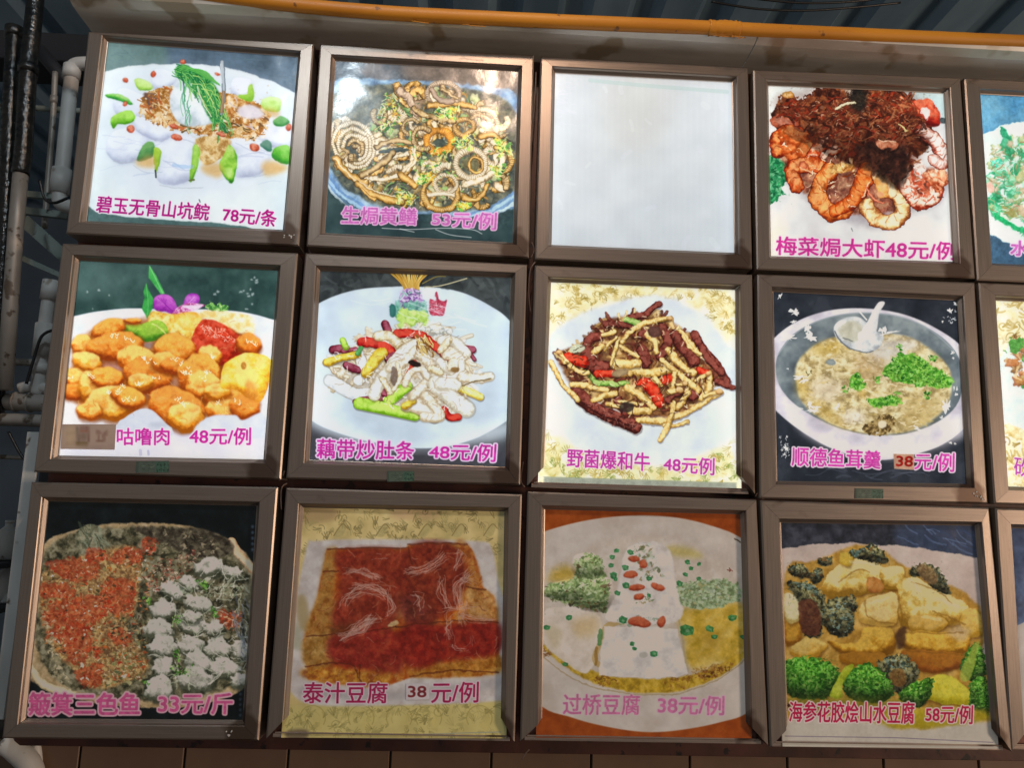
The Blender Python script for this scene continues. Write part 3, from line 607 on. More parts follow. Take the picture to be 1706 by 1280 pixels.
        for _ in range(4):
            g = c.rng.rand() * 6.28; d = c.rng.uniform(.2, .7); c.E(x + rx * d * math.cos(g), y + ry * d * math.sin(g), rx * .28, ry * .26, ['c06c14 e49c38 f4c470', 'b05c10 d88824 f0b454'][c.rng.randint(2)], tex=8, rel=.8, lit=.7, wob=.4, a=.35, soft=3)
    c.P([(985, 640), (1050, 590), (1130, 570), (1225, 610), (1215, 720), (1170, 820), (1100, 800), (1040, 760), (970, 750)], 'c8801c e8b030 f6cc48 f8dc80', tex=32, con=.9, rel=.9, lit=.4, bias=.6); c.E(1085, 640, 14, 20, 'a86418', a=.7); c.P([(1100, 720), (1150, 740), (1160, 820), (1100, 800)], 'c87428 e0a048', tex=16, soft=6, a=.7)
    c.P([(450, 925), (480, 905), (530, 870), (590, 855), (640, 880), (690, 930), (720, 960), (700, 1000), (440, 1000)], 'c4ccd8 d8dee8', tex=32, soft=1); c.P([(830, 970), (870, 920), (930, 890), (1040, 890), (1080, 915), (1180, 880), (1200, 1000), (850, 1000)], 'ccd2e0 dde2ee', tex=32, soft=2)
    c.X(base, 120, (10, 36), (3, 6), 'b05c1c|f4cc80', a=.3)
    for x, y in ((610, 610), (570, 600), (640, 690), (420, 480), (500, 500), (740, 600), (760, 620), (800, 660), (790, 680), (900, 670), (880, 700), (400, 770), (450, 740), (500, 800), (790, 830), (750, 800), (960, 820), (1050, 820), (310, 690), (200, 700), (1120, 520), (450, 770), (560, 720), (920, 590)):
        for _ in range(4):
            g = c.rng.rand() * 6.3; l = c.rng.uniform(8, 26); xx = x + c.rng.uniform(-18, 18); yy = y + c.rng.uniform(-12, 12)
            c.S([(xx, yy), (xx + l * math.cos(g) * .6, yy + l * .5), (xx + l * math.cos(g), yy + l * math.sin(g) * .5)], c.rng.uniform(3, 6), 'fff4dc', a=.8)
    c.P([(610, 930), (680, 925), (700, 950), (620, 950)], 'a8b0c0', soft=5, a=.5); c.S([(560, 1070), (562, 1090)], 16, 'b0b0c0', a=.6); c.S([(600, 1072), (602, 1090)], 12, 'a8a8bc', a=.6)
    c.rough(2.5, 16, .14, base)
    M_ = 'c02c98'
    c.T('咕噜肉', [(442, 956), (708, 956), (706, 1042), (442, 1042)], M_, 'f0e0f4', 1.6, 3.4); c.T('48元/例', [(812, 956), (1122, 954), (1120, 1042), (810, 1036)], M_, 'f0e0f4', 1.7, 3.4)
    c.grain(.012); return c, q

def menu_tripe():
    q = [(200, 130), (1190, 165), (1160, 1150), (143, 1112)]
    c = Cv(470, 410, 3.121, q, '2c3234', 22)
    c.P([(50, 50), (1350, 50), (1350, 1300), (50, 1300)], '262a2c 34393a 464c4c', tex=64, con=1.3, sm=False, soft=0)
    c.X([(200, 130), (1190, 160), (1190, 340), (850, 200), (400, 200), (200, 280)], 50, (20, 80), (10, 26), '1c2022|4c5252|5c6462', a=.3); c.tint([(130, 900), (560, 1010), (1160, 1000), (1160, 1160), (130, 1140)], '4c4852', .6, 20)
    plate = [(60, 380), (190, 298), (300, 250), (420, 222), (560, 212), (700, 210), (850, 222), (960, 250), (1080, 310), (1180, 385), (1300, 560), (1280, 820), (1165, 912), (1060, 975), (980, 1010), (850, 1045), (680, 1052), (520, 1030), (330, 985), (150, 905), (40, 760)]
    c.P(plate, 'bcc8d2 ccd8e2 dfe9f0', tex=128, con=.9, soft=1); c.tint([(150, 700), (260, 900), (700, 1040), (1160, 900), (1160, 1000), (600, 1060), (140, 930)], 'e4eef6', .7, 14); c.tint([(800, 300), (1170, 420), (1170, 700), (1000, 600)], 'ccdae4', .6, 30)
    # wheat sheaf, flower and radish ornament
    for i in range(46):
        t = i / 45; c.S([(560 + 200 * t + c.rng.uniform(-8, 8), 140), (615 + 100 * t, 190), (640 + 72 * t, 232)], c.rng.uniform(4, 7), ['a87828 dcb050', '7c5818 c49838', 'd8b458 f0dc90'][i % 3])
    c.S([(740, 215), (830, 205), (960, 168)], 6, 'b8b090'); c.S([(730, 195), (800, 160), (850, 158)], 5, '8c7c40')
    c.P([(620, 232), (718, 232), (716, 330), (625, 330)], '8c6aa0 b890c0 d4c4dc', tex=8, con=1.5); c.X([(620, 232), (718, 232), (716, 340), (625, 340)], 50, (14, 50), (5, 11), '6c3c84|a878bc|dccce4|4c7c6c|8cc0b0', a=.8)
    c.Q([(560, 300), (740, 290), (730, 380), (590, 370)], 22, (12, 26), '2c6c60 5ca088 98c8b0|3c8474 80b8a4', a=.8); c.E(575, 335, 17, 34, '1c4c4c 3c7c74', rel=1)
    c.Q([(600, 345), (750, 345), (755, 400), (600, 410)], 30, (14, 34), '8cb040 b4d464 d8ec9c|a0c44c c8e080', a=.85, wob=.4)
    c.P([(768, 300), (775, 275), (800, 285), (795, 250), (805, 238), (812, 275), (840, 290), (858, 282), (850, 320), (838, 355), (800, 365), (770, 350)], '94203c b83c54 dc8c9c', tex=8, rel=.7); c.X([(770, 300), (840, 300), (830, 330), (775, 330)], 22, (10, 22), (3, 4), 'e8b4bc|8c1c34', a=.8)
    heap = [(330, 520), (480, 440), (620, 420), (860, 430), (950, 500), (1000, 620), (1080, 690), (960, 780), (940, 860), (780, 900), (680, 880), (400, 800), (250, 720), (230, 600)]
    c.P([(300, 560), (620, 440), (860, 460), (1000, 640), (930, 860), (700, 890), (400, 790), (280, 700)], 'a89c8c c4b8a4 dcd4c4', tex=16, con=1.0, soft=8, a=.85)
    wh = ['b8a484 d8ccb4 f0eadc', 'b0986c d8c8a4 f4ecd8', 'c0b8a4 e0dccc f6f4ee']
    c.Q(heap, 120, (14, 44), 'b8a482 dccfb4 f4eee0|9c8058 c8b088 ece0c4|c4c0b8 e4e2dc f6f4f0', a=.75, asp=(.35, .8)); c.X(heap, 150, (30, 110), (10, 26), '8c7450 d0c09c f2eadc|a4906c e0d4bc|b8aca0 ece8e0', ang=(-60, 60), a=.75)
    def st(p, w, pal=None, **k): c.S(p, w * 1.25, '7c6444', a=.28); c.S(p, w, pal or wh[c.rng.randint(3)], tex=8, lit=.4, **k)
    rd = '7c0c10 b8201c d84c38'; dk = '4c1020 7c2438 a8586c'; gr = '6c9c18 9cc838 c8e470'; ye = 'a88018 d0b030 ecd868'
    st([(250, 700), (380, 770), (500, 770)], 60, 'c8ccd0 e4e8ea f4f6f6'); st([(330, 640), (300, 670)], 40); st([(400, 560), (420, 660), (400, 700)], 50, 'd0d4d4 ecf0ee f8f8f6')
    for p, w, pal in (([(415, 500), (480, 505), (565, 545)], 52, rd), ([(600, 460), (670, 455), (730, 470)], 48, rd), ([(760, 490), (810, 530), (860, 575)], 48, rd), ([(640, 700), (690, 600)], 26, rd), ([(840, 850), (870, 890), (915, 890)], 40, rd), ([(550, 590), (580, 570)], 44, dk),
                      ([(265, 540), (300, 535)], 46, dk), ([(320, 545), (385, 538)], 26, dk), ([(335, 625), (390, 645)], 40, dk), ([(535, 405), (550, 445)], 42, dk), ([(955, 535), (990, 540)], 40, dk), ([(985, 570), (1000, 590)], 22, dk), ([(380, 810), (470, 795), (560, 800)], 30, dk), ([(510, 740), (530, 770)], 34, dk),
                      ([(230, 605), (320, 580), (390, 565)], 40, ye), ([(440, 655), (470, 610), (515, 560)], 62, ye), ([(315, 490), (330, 525)], 32, gr), ([(390, 560), (410, 530)], 24, '3c8c4c 6cb468'), ([(550, 810), (600, 770), (650, 730)], 56, gr), ([(400, 820), (500, 840), (690, 880)], 62, gr), ([(930, 740), (1030, 785)], 40, 'b89c30 dcc85c f0e8a0'), ([(650, 830), (700, 840), (790, 890)], 60, wh[0]), ([(640, 830), (680, 810)], 36, ye)):
        c.S([(x + 2, y + 5) for x, y in p], w * 1.1, '3c2c1c', a=.35); c.S(p, w, pal, tex=16, lit=.5)
    for p, w in (([(500, 470), (560, 470), (600, 510)], 46), ([(700, 510), (620, 560), (560, 640), (500, 720), (480, 780)], 60), ([(740, 500), (700, 560), (600, 600), (520, 680)], 40), ([(690, 540), (640, 600), (560, 640)], 40), ([(720, 560), (770, 620), (760, 700), (680, 780)], 50), ([(640, 720), (660, 670), (720, 640), (760, 680)], 34),
                 ([(820, 600), (860, 640), (900, 660)], 40), ([(860, 560), (920, 570), (890, 620)], 70), ([(790, 680), (880, 690), (930, 650), (930, 610)], 36), ([(800, 720), (870, 780), (960, 850)], 80), ([(900, 720), (830, 720)], 60), ([(930, 680), (1000, 690), (1080, 680)], 46), ([(780, 640), (820, 660)], 40),
                 ([(740, 780), (800, 840), (820, 890), (740, 890)], 50), ([(600, 620), (610, 700), (560, 760)], 24), ([(520, 690), (560, 760)], 30), ([(780, 430), (860, 440)], 44), ([(830, 490), (900, 500), (960, 560)], 48), ([(820, 540), (870, 490)], 36)):
        st(p, w)
    c.X([(700, 470), (780, 500), (780, 560), (700, 540)], 26, (30, 60), (5, 9), 'a07828 e4d090|8c6430', ang=(40, 70)); c.X(heap, 80, (16, 50), (3, 5), '8c7048|a08458|84503c', a=.45); c.X(heap, 70, (10, 34), (3, 6), 'fbf8f0', a=.75)
    c.E(690, 610, 34, 16, '2c1c18 5c4038', rot=20); c.E(580, 680, 20, 50, '5c4840 8c7868', a=.7); c.E(898, 640, 20, 14, '8c6c40'); c.S([(935, 725), (1000, 705), (1085, 690)], 7, '6c5838', a=.8)
    c.X([(720, 420), (880, 430), (870, 480), (740, 460)], 40, (12, 30), (5, 9), 'c8c8c4 f0f0ec|9ca09c', a=.8)
    c.rough(4, 16, .16, heap); c.rough(3, 8, .1, [(560, 230), (880, 230), (880, 400), (560, 400)])
    c.X([(400, 250), (1050, 280), (1000, 460), (700, 420)], 14, (80, 260), (4, 10), 'e4eef4', ang=(-12, 30), a=.35)
    M_ = 'bc2c94'
    c.T('藕带炒肚条', [(182, 1002), (688, 1018), (684, 1112), (180, 1104)], M_, 'ecd0ec', 1.7, 5); c.T('48元/例', [(767, 1032), (1114, 1032), (1108, 1124), (765, 1106)], M_, 'ecd0ec', 1.7, 5)
    c.grain(.015); return c, q

def damask(c, poly, cols, n=9):
    """brocade paper: outlined scrolls and petals"""
    r = c.rng
    for _ in range(n * 6):
        x, y = c.pick(poly); s = r.uniform(16, 46); g = r.uniform(0, 6.28); col = cols.split('|')[r.randint(len(cols.split('|')))]
        for k in range(r.randint(2, 5)):
            a = g + k * .35; c.S([(x, y), (x + s * .6 * math.cos(a) - 6 * math.sin(a), y + s * .6 * math.sin(a)), (x + s * math.cos(a + .2), y + s * math.sin(a + .2))], r.uniform(3, 6), col, a=.6)
        if r.rand() < .5: c.R(x, y, s * .5, r.uniform(3, 5), col, asp=r.uniform(.4, 1), a0=r.uniform(0, 90), a1=r.uniform(200, 340), rot=r.uniform(0, 180), a=.6)

def menu_mushroom_beef():
    q = [(150, 125), (1108, 165), (1115, 1200), (112, 1165)]
    c = Cv(870, 430, 3.122, q, 'dbe4ec', 23)
    c.P([(60, 40), (1250, 40), (1250, 1300), (60, 1300)], 'eee9c4 f2eed2 f4f4e4', tex=32, con=1.2, sm=False, soft=0)
    c.Q([(150, 130), (1110, 170), (1110, 420), (880, 250), (420, 220), (160, 380)], 60, (18, 46), 'c8b870 e4dca4 f4f0d4|d8cc90 efe8c0', a=.45, soft=3)
    c.Q([(120, 900), (400, 1040), (1110, 980), (1115, 1200), (110, 1165)], 90, (18, 50), 'c8b86c e8dfa8 f6f2d8|dccf88 f0eac4|b8c488 dfe4b8', a=.5, soft=3)
    top = [(150, 130), (1108, 170), (1105, 420), (1000, 330), (900, 240), (420, 230), (160, 370)]; bot = [(115, 880), (220, 980), (420, 1060), (780, 1080), (980, 1020), (1110, 940), (1114, 1195), (112, 1160)]
    damask(c, top, 'b09c50|c8b468|9c8c40', 16); damask(c, bot, 'a89848|c4b460|8c9c50', 20)
    c.P([(60, 560), (165, 380), (300, 290), (440, 240), (640, 190), (760, 200), (860, 250), (960, 300), (1040, 420), (1180, 560), (1180, 800), (1090, 930), (980, 1000), (760, 1080), (520, 1060), (300, 1000), (200, 900), (60, 800)], 'ccd8ea d8e2ee e2eaf2', tex=64, con=.8, soft=8)
    c.tint([(110, 600), (230, 760), (260, 900), (110, 900)], 'e8f0fc', .9, 20); c.tint([(1000, 700), (1110, 700), (1110, 950), (1000, 950)], 'e0ecfc', .8, 20)
    heap = [(190, 500), (330, 430), (400, 330), (560, 300), (700, 290), (780, 340), (900, 420), (940, 520), (1040, 620), (960, 700), (880, 780), (740, 830), (600, 830), (420, 760), (260, 660)]
    c.P(heap, '4c2c1c 7c5030 a87848', tex=16, con=1.3, soft=4)
    c.Q(heap, 150, (14, 40), '3c1c14 6c3424 94543c|8c6c38 c09c5c e4cc94|5c3c28 8c6844', a=.8)
    c.X(heap, 200, (24, 90), (8, 20), '4c201c 7c3c2c|a48444 dcc080 f0dca8|8c6a38 c8a468|3c1c14 5c2c20', a=.85, tex=8)
    bf = '3c1410 6c2c24 945044'; ms = '9c7834 c8a458 e0c47c eedca4'; dkm = '6c4c28 b08c54 dcc08c'
    def st(p, w, pal, w1=None):
        w = w * .88; c.S([(x + 3, y + 6) for x, y in p], w * 1.12, '2c1810', a=.35, w1=w1 and w1 * 1.1); c.S(p, w, pal, tex=8, lit=.45, w1=w1)
    def mush(p, w, cap=1): st(p, w, ms); x, y = p[-1]; c.E(x, y, w * .8, w * .62, '7c5424 c09458 e4c894', rel=1, lit=.5)
    for p, w in (([(640, 300), (680, 260), (710, 240)], 40), ([(560, 310), (620, 300)], 40), ([(440, 340), (500, 345), (560, 360)], 44), ([(330, 460), (350, 420), (400, 410)], 56), ([(340, 490), (360, 560), (420, 570)], 90), ([(730, 370), (760, 430), (720, 510)], 60), ([(800, 400), (830, 460), (900, 540)], 70), ([(900, 400), (930, 460), (1000, 540), (1060, 640)], 50),
                 ([(930, 460), (980, 540), (1040, 600)], 44), ([(1010, 640), (1095, 675)], 34), ([(620, 480), (640, 540)], 70), ([(620, 400), (650, 400)], 60), ([(280, 690), (340, 760), (440, 820), (590, 880)], 74), ([(310, 720), (420, 800), (560, 850)], 60), ([(880, 720), (910, 700)], 60), ([(500, 740), (540, 800)], 60), ([(760, 740), (820, 700)], 40)):
        st(p, w, bf)
    c.X([(300, 720), (590, 860), (580, 900), (430, 850)], 60, (10, 30), (3, 6), 'b47c70|8c5048|2c0c0c', a=.6)
    for p, w in (([(240, 520), (320, 540)], 66), ([(390, 600), (480, 605)], 44), ([(640, 640), (690, 700), (710, 750)], 66), ([(740, 640), (770, 620)], 50), ([(920, 590), (960, 600)], 46), ([(640, 640), (600, 650)], 30)): st(p, w, '9c1408 cc2c14 e8583c')
    for p, w in (([(340, 600), (400, 650), (550, 655)], 30), ([(545, 320), (600, 340)], 40), ([(330, 590), (350, 610)], 20)): st(p, w, '4c7c30 84b050 b8d484')
    c.E(285, 470, 40, 22, 'c8d0b8 e8ecdc', rot=-10)
    for p, w in (([(150, 540), (190, 620), (240, 690), (290, 735)], 30), ([(220, 540), (290, 590), (340, 600)], 28), ([(200, 490), (220, 550)], 22), ([(260, 660), (360, 670), (440, 690)], 34), ([(370, 740), (430, 720), (480, 700)], 36), ([(600, 840), (720, 850), (860, 800), (960, 740), (1030, 700)], 34), ([(740, 870), (800, 870), (860, 850)], 26), ([(720, 945), (760, 860), (790, 760)], 34),
                 ([(970, 600), (975, 680), (930, 730)], 34), ([(480, 560), (560, 580), (660, 595), (760, 580)], 50), ([(490, 550), (600, 550)], 50), ([(520, 440), (560, 380), (640, 340), (760, 320)], 30), ([(730, 530), (800, 590), (920, 690)], 32), ([(760, 480), (820, 550), (890, 600)], 42), ([(650, 400), (690, 440), (700, 490)], 34), ([(810, 370), (860, 420), (920, 500)], 26), ([(840, 410), (880, 470), (930, 500)], 20),
                 ([(550, 680), (620, 720), (680, 780)], 46), ([(690, 620), (720, 660)], 26), ([(810, 780), (870, 700)], 30), ([(510, 460), (600, 520)], 22), ([(430, 480), (490, 410)], 20), ([(460, 560), (500, 430)], 18), ([(370, 490), (420, 460)], 32), ([(560, 790), (660, 800)], 40), ([(420, 400), (480, 380)], 26), ([(500, 740), (590, 760)], 18), ([(440, 760), (520, 770)], 26)): st(p, w, ms)
    for p, w in (([(790, 590), (780, 700)], 26), ([(230, 540), (190, 490)], 22), ([(950, 720), (1025, 695)], 26), ([(700, 330), (765, 318)], 20), ([(900, 640), (965, 600)], 20), ([(560, 600), (520, 600)], 40), ([(810, 660), (850, 650)], 20), ([(760, 700), (820, 690)], 30)): mush(p, w)
    c.X([(150, 500), (200, 510), (200, 520)], 1, (40, 50), (10, 12), 'c8b47c'); c.X(heap, 110, (8, 30), (3, 6), 'fbf2d0|f0e0b0', a=.7); c.X(heap, 90, (14, 50), (3, 7), '2c140c|4c2c1c', a=.6)
    c.E(540, 775, 40, 26, '2c2424 4c3c34', a=.8); c.E(510, 600, 46, 20, '6c543c b09c78', rot=-20, rel=1); c.E(690, 385, 36, 30, '3c2420 6c4840', rel=1)
    c.rough(5, 16, .20, [(140, 220), (1110, 220), (1110, 700), (860, 960), (560, 920), (140, 740)])
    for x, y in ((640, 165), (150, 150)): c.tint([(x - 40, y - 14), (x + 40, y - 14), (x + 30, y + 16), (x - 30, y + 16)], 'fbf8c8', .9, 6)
    M_ = 'bc3ca4'
    c.T('野菌爆和牛', [(236, 992), (664, 1016), (662, 1110), (232, 1086)], M_, 'f0e4f0', 1.5, 3); c.T('48元例', [(738, 1034), (1000, 1042), (998, 1132), (735, 1108)], M_, 'f0e4f0', 1.6, 3)
    c.P([(112, 1140), (1115, 1172), (1115, 1260), (112, 1260)], '8c9488 b0b8ac', tex=16, sm=False, soft=2); c.S([(112, 1140), (1115, 1172)], 5, '8c9c8c', sm=False, a=.6)
    c.grain(.012); return c, q

def menu_fish_soup():
    q = [(120, 145), (1075, 190), (1125, 1145), (140, 1130)]
    c = Cv(1250, 440, 3.1225, q, '262b33', 24)
    c.P([(40, 40), (1250, 40), (1250, 1300), (40, 1300)], '1e242c 282e38 343a44', tex=64, con=1.1, sm=False, soft=0)
    def el(cx, cy, rx, ry, rot, pal, **k): c.E(cx, cy, rx, ry, pal, rot=rot, **k)
    c.P([(20, 520), (125, 385), (240, 300), (380, 248), (520, 230), (660, 236), (800, 262), (940, 320), (1090, 420), (1180, 560), (1190, 720), (1115, 850), (1000, 940), (860, 990), (700, 1020), (560, 1005), (400, 950), (250, 860), (135, 765), (40, 660)], 'b4b2c0 ccccd6 dfe0e6', tex=64, con=.9, soft=1)
    c.tint([(130, 640), (300, 840), (600, 960), (900, 950), (1100, 800), (1110, 900), (700, 1010), (300, 900)], 'e6e4ee', .7, 12)
    c.P([(132, 540), (150, 460), (220, 370), (340, 300), (480, 262), (640, 255), (780, 275), (900, 320), (1020, 400), (1090, 500), (1105, 620), (1070, 740), (960, 830), (800, 885), (640, 890), (480, 860), (340, 800), (220, 720), (150, 630)], '4c5860 6a7880 8c989c', tex=64, con=1.0, soft=1)
    c.S([(145, 470), (220, 372), (340, 302), (480, 263), (640, 255), (800, 280), (940, 345), (1060, 450)], 9, '98a4ac', a=.6)
    soup = [(235, 560), (260, 490), (340, 420), (440, 380), (620, 362), (800, 372), (920, 430), (1020, 520), (1050, 620), (1020, 740), (920, 830), (780, 882), (620, 885), (460, 850), (330, 780), (255, 690)]
    c.P(soup, '94845a b8aa7c d0c69c dcd8b8', tex=16, con=1.2, soft=3)
    for p, col in (([(340, 430), (470, 400), (460, 460), (330, 470)], 'c0a444'), ([(640, 400), (860, 400), (840, 460), (640, 520)], 'c4c8d4'), ([(300, 700), (420, 760), (520, 860), (380, 800)], 'b09440'), ([(480, 770), (580, 770), (600, 820), (500, 830)], 'dcdce0'), ([(340, 600), (480, 620), (440, 720), (320, 690)], 'd4ccbc'), ([(560, 480), (700, 500), (680, 620), (560, 600)], 'b49c74'), ([(560, 660), (600, 660), (600, 700)], 'd8a828'), ([(240, 590), (290, 600), (290, 680), (250, 680)], 'b89c3c'), ([(820, 700), (1000, 700), (940, 820), (800, 860)], 'b8a468')): c.tint(p, col, .6, 12)
    c.leaves(soup, 420, (6, 20), '948452|c4b888|e0dcc4|b49c58|d4cca4|a8a080', a=.45); c.X(soup, 260, (8, 40), (3, 9), 'f0ecd8|9c8c5c|dcd4b4|c8b46c', ang=(-30, 30), a=.5)
    c.P([(590, 840), (660, 800), (700, 780), (760, 810), (740, 850), (700, 888), (600, 880)], '4c3c20 7c6840 b09c68', tex=8, con=1.5, rag=3); c.E(685, 835, 26, 22, 'd8d0b8'); c.E(415, 512, 26, 18, '6c7c84 98a4a4', rel=1)
    gp = [[(690, 550), (740, 500), (790, 470), (880, 480), (960, 540), (1050, 590), (1040, 640), (930, 640), (800, 620), (700, 580)], [(765, 420), (790, 420), (800, 480), (770, 490)], [(520, 600), (560, 570), (600, 630), (560, 660), (520, 640)], [(600, 700), (660, 700), (740, 680), (780, 730), (660, 745)], [(910, 480), (980, 480), (960, 510)], [(900, 660), (940, 670), (930, 710), (905, 700)], [(640, 585), (680, 590), (670, 620), (640, 610)], [(480, 640), (505, 640), (505, 670), (485, 670)], [(750, 650), (780, 655), (770, 690), (750, 690)]]
    for p, n in zip(gp, (460, 30, 70, 90, 24, 24, 16, 12, 14)):
        if n > 60: c.P(p, '2f7a18 58a82c 84cc4c', tex=8, con=1.5, rag=4, soft=2, a=.8)
        c.leaves(p, n, (7, 17), '2c701c|50a030|78c04c|9cd474|3c8424|185418', a=.85)
    # spoon
    c.P([(435, 350), (445, 310), (500, 278), (560, 275), (600, 300), (640, 340), (690, 370), (680, 420), (640, 455), (590, 462), (520, 440), (460, 400)], '98a0a8 c4ccd0 e8ecee', tex=32, con=1.2, rel=.5, soft=1)
    c.P([(455, 350), (500, 300), (560, 300), (590, 350), (560, 400), (500, 400)], '8c8c74 a8a890 c4c8bc', tex=16, soft=4, a=.7); c.P([(610, 300), (640, 240), (670, 198), (700, 202), (670, 260), (655, 350), (600, 400), (580, 350)], 'b8bec4 dce0e4 f2f4f6', tex=32, lit=.4, soft=1); c.S([(570, 250), (605, 290)], 8, 'd8dce0')
    c.S([(440, 350), (470, 405), (530, 445), (600, 462), (640, 452)], 7, '5c646c', a=.8); c.E(578, 375, 18, 24, 'ffffff', soft=3); c.E(484, 303, 10, 6, 'ffffff'); c.S([(480, 385), (530, 400)], 6, '5c6468', a=.7)
    # places where the ink has come off
    for x, y, sx, sy in ((233, 248, 24, 14), (155, 165, 7, 14), (300, 340, 14, 30), (310, 380, 26, 16), (200, 385, 30, 14), (255, 590, 34, 8), (280, 605, 20, 10), (195, 545, 6, 4), (330, 765, 34, 9), (315, 740, 12, 14), (345, 745, 16, 8), (235, 745, 40, 5), (455, 738, 10, 12), (655, 880, 6, 9), (690, 345, 14, 24), (735, 355, 46, 5), (1052, 460, 8, 10), (1055, 490, 8, 6), (1040, 245, 12, 12), (1070, 210, 8, 12), (1000, 300, 5, 5), (1075, 650, 6, 9), (1070, 680, 8, 6), (1060, 645, 5, 12), (1040, 930, 8, 5), (1065, 935, 6, 6), (185, 960, 9, 26), (165, 968, 7, 7), (190, 900, 5, 6), (178, 990, 6, 6), (1020, 740, 16, 26), (870, 858, 34, 6), (995, 800, 8, 8), (225, 300, 16, 6)):
        c.E(x, y, sx, sy, 'dce6e8 fafcfc', rot=c.rng.uniform(-30, 30), wob=1.3, soft=0, tex=8, a=.88)
    c.X([(990, 290), (1070, 220), (1070, 320)], 16, (4, 12), (3, 5), 'c8d0d4', a=.8); c.X([(150, 900), (210, 900), (200, 1010), (160, 1010)], 18, (4, 12), (3, 5), 'c8d0d4', a=.7); c.X([(270, 560), (320, 560), (310, 580)], 4, (10, 20), (3, 4), '4c4420')
    c.rough(4, 16, .14, soup)
    M_ = 'c03ca0'
    c.X([(300, 1060), (900, 1080), (800, 1120), (380, 1110)], 14, (60, 200), (4, 12), '5c6474', ang=(-20, 20), a=.3)
    c.T('顺德鱼茸羹', [(217, 952), (680, 974), (676, 1066), (216, 1050)], M_, 'ecd4ec', 1.6, 4.6); c.T('元/例', [(856, 987), (1062, 985), (1060, 1083), (854, 1068)], M_, 'ecd4ec', 1.6, 4.6)
    c.P([(744, 988), (852, 990), (852, 1072), (748, 1066)], 'b89c8c ccb4a4 d8c4b4', tex=16, sm=False, soft=0); c.T('38', [(760, 1000), (845, 1002), (843, 1054), (758, 1052)], 'b02c24', None, 1.5)
    c.grain(.02); return c, q

def menu_brocade_edge():
    q = [(90, 78), (560, 96), (600, 570), (122, 555)]
    c = Cv(1600, 450, 1.5377, q, 'e4ecf4', 25, k=.8)
    c.P([(40, 20), (700, 20), (700, 700), (40, 700)], 'e8e0b8 f0ecd0 f4f4e4', tex=32, con=1.1, sm=False, soft=0)
    c.Q([(90, 80), (560, 80), (560, 200), (90, 200)], 30, (8, 22), 'a89468 d0c494 ece4c4', a=.5); c.Q([(100, 390), (560, 390), (560, 560), (100, 560)], 44, (8, 22), 'b89c50 dcc88c f4ecc8', a=.55)
    damask(c, [(90, 80), (560, 90), (560, 180), (90, 200)], 'a08c48|b8a460', 6); damask(c, [(110, 395), (560, 395), (600, 560), (115, 550)], '9c8440|b8a058', 8)
    c.P([(60, 300), (110, 215), (160, 180), (400, 160), (640, 300), (560, 420), (300, 440), (140, 400), (90, 360)], 'ccdcec dce8f2 e8f0f6', tex=32, soft=3)
    hp = [(100, 195), (140, 165), (300, 160), (420, 240), (360, 340), (200, 350), (150, 300), (120, 240)]
    c.Q(hp, 110, (7, 20), '5c3c20 8c6840 c0a070|2c6c2c 5ca048 98cc78|a88050 d8bc90|8c4c28 c48450', a=.85); c.X(hp, 90, (8, 30), (3, 6), '4c2c14 9c7848|2c6424 74b054|d8c090', a=.8)
    c.P([(125, 185), (160, 175), (160, 200), (135, 215)], '3c7c34 74b860', tex=8, rag=2); c.rough(3, 8, .2, hp)
    c.T('砍', [(138, 478), (185, 484), (184, 532), (137, 527)], 'b048a4', 'f0e0f0', 1.0, 2.6)
    c.grain(.015); return c, q
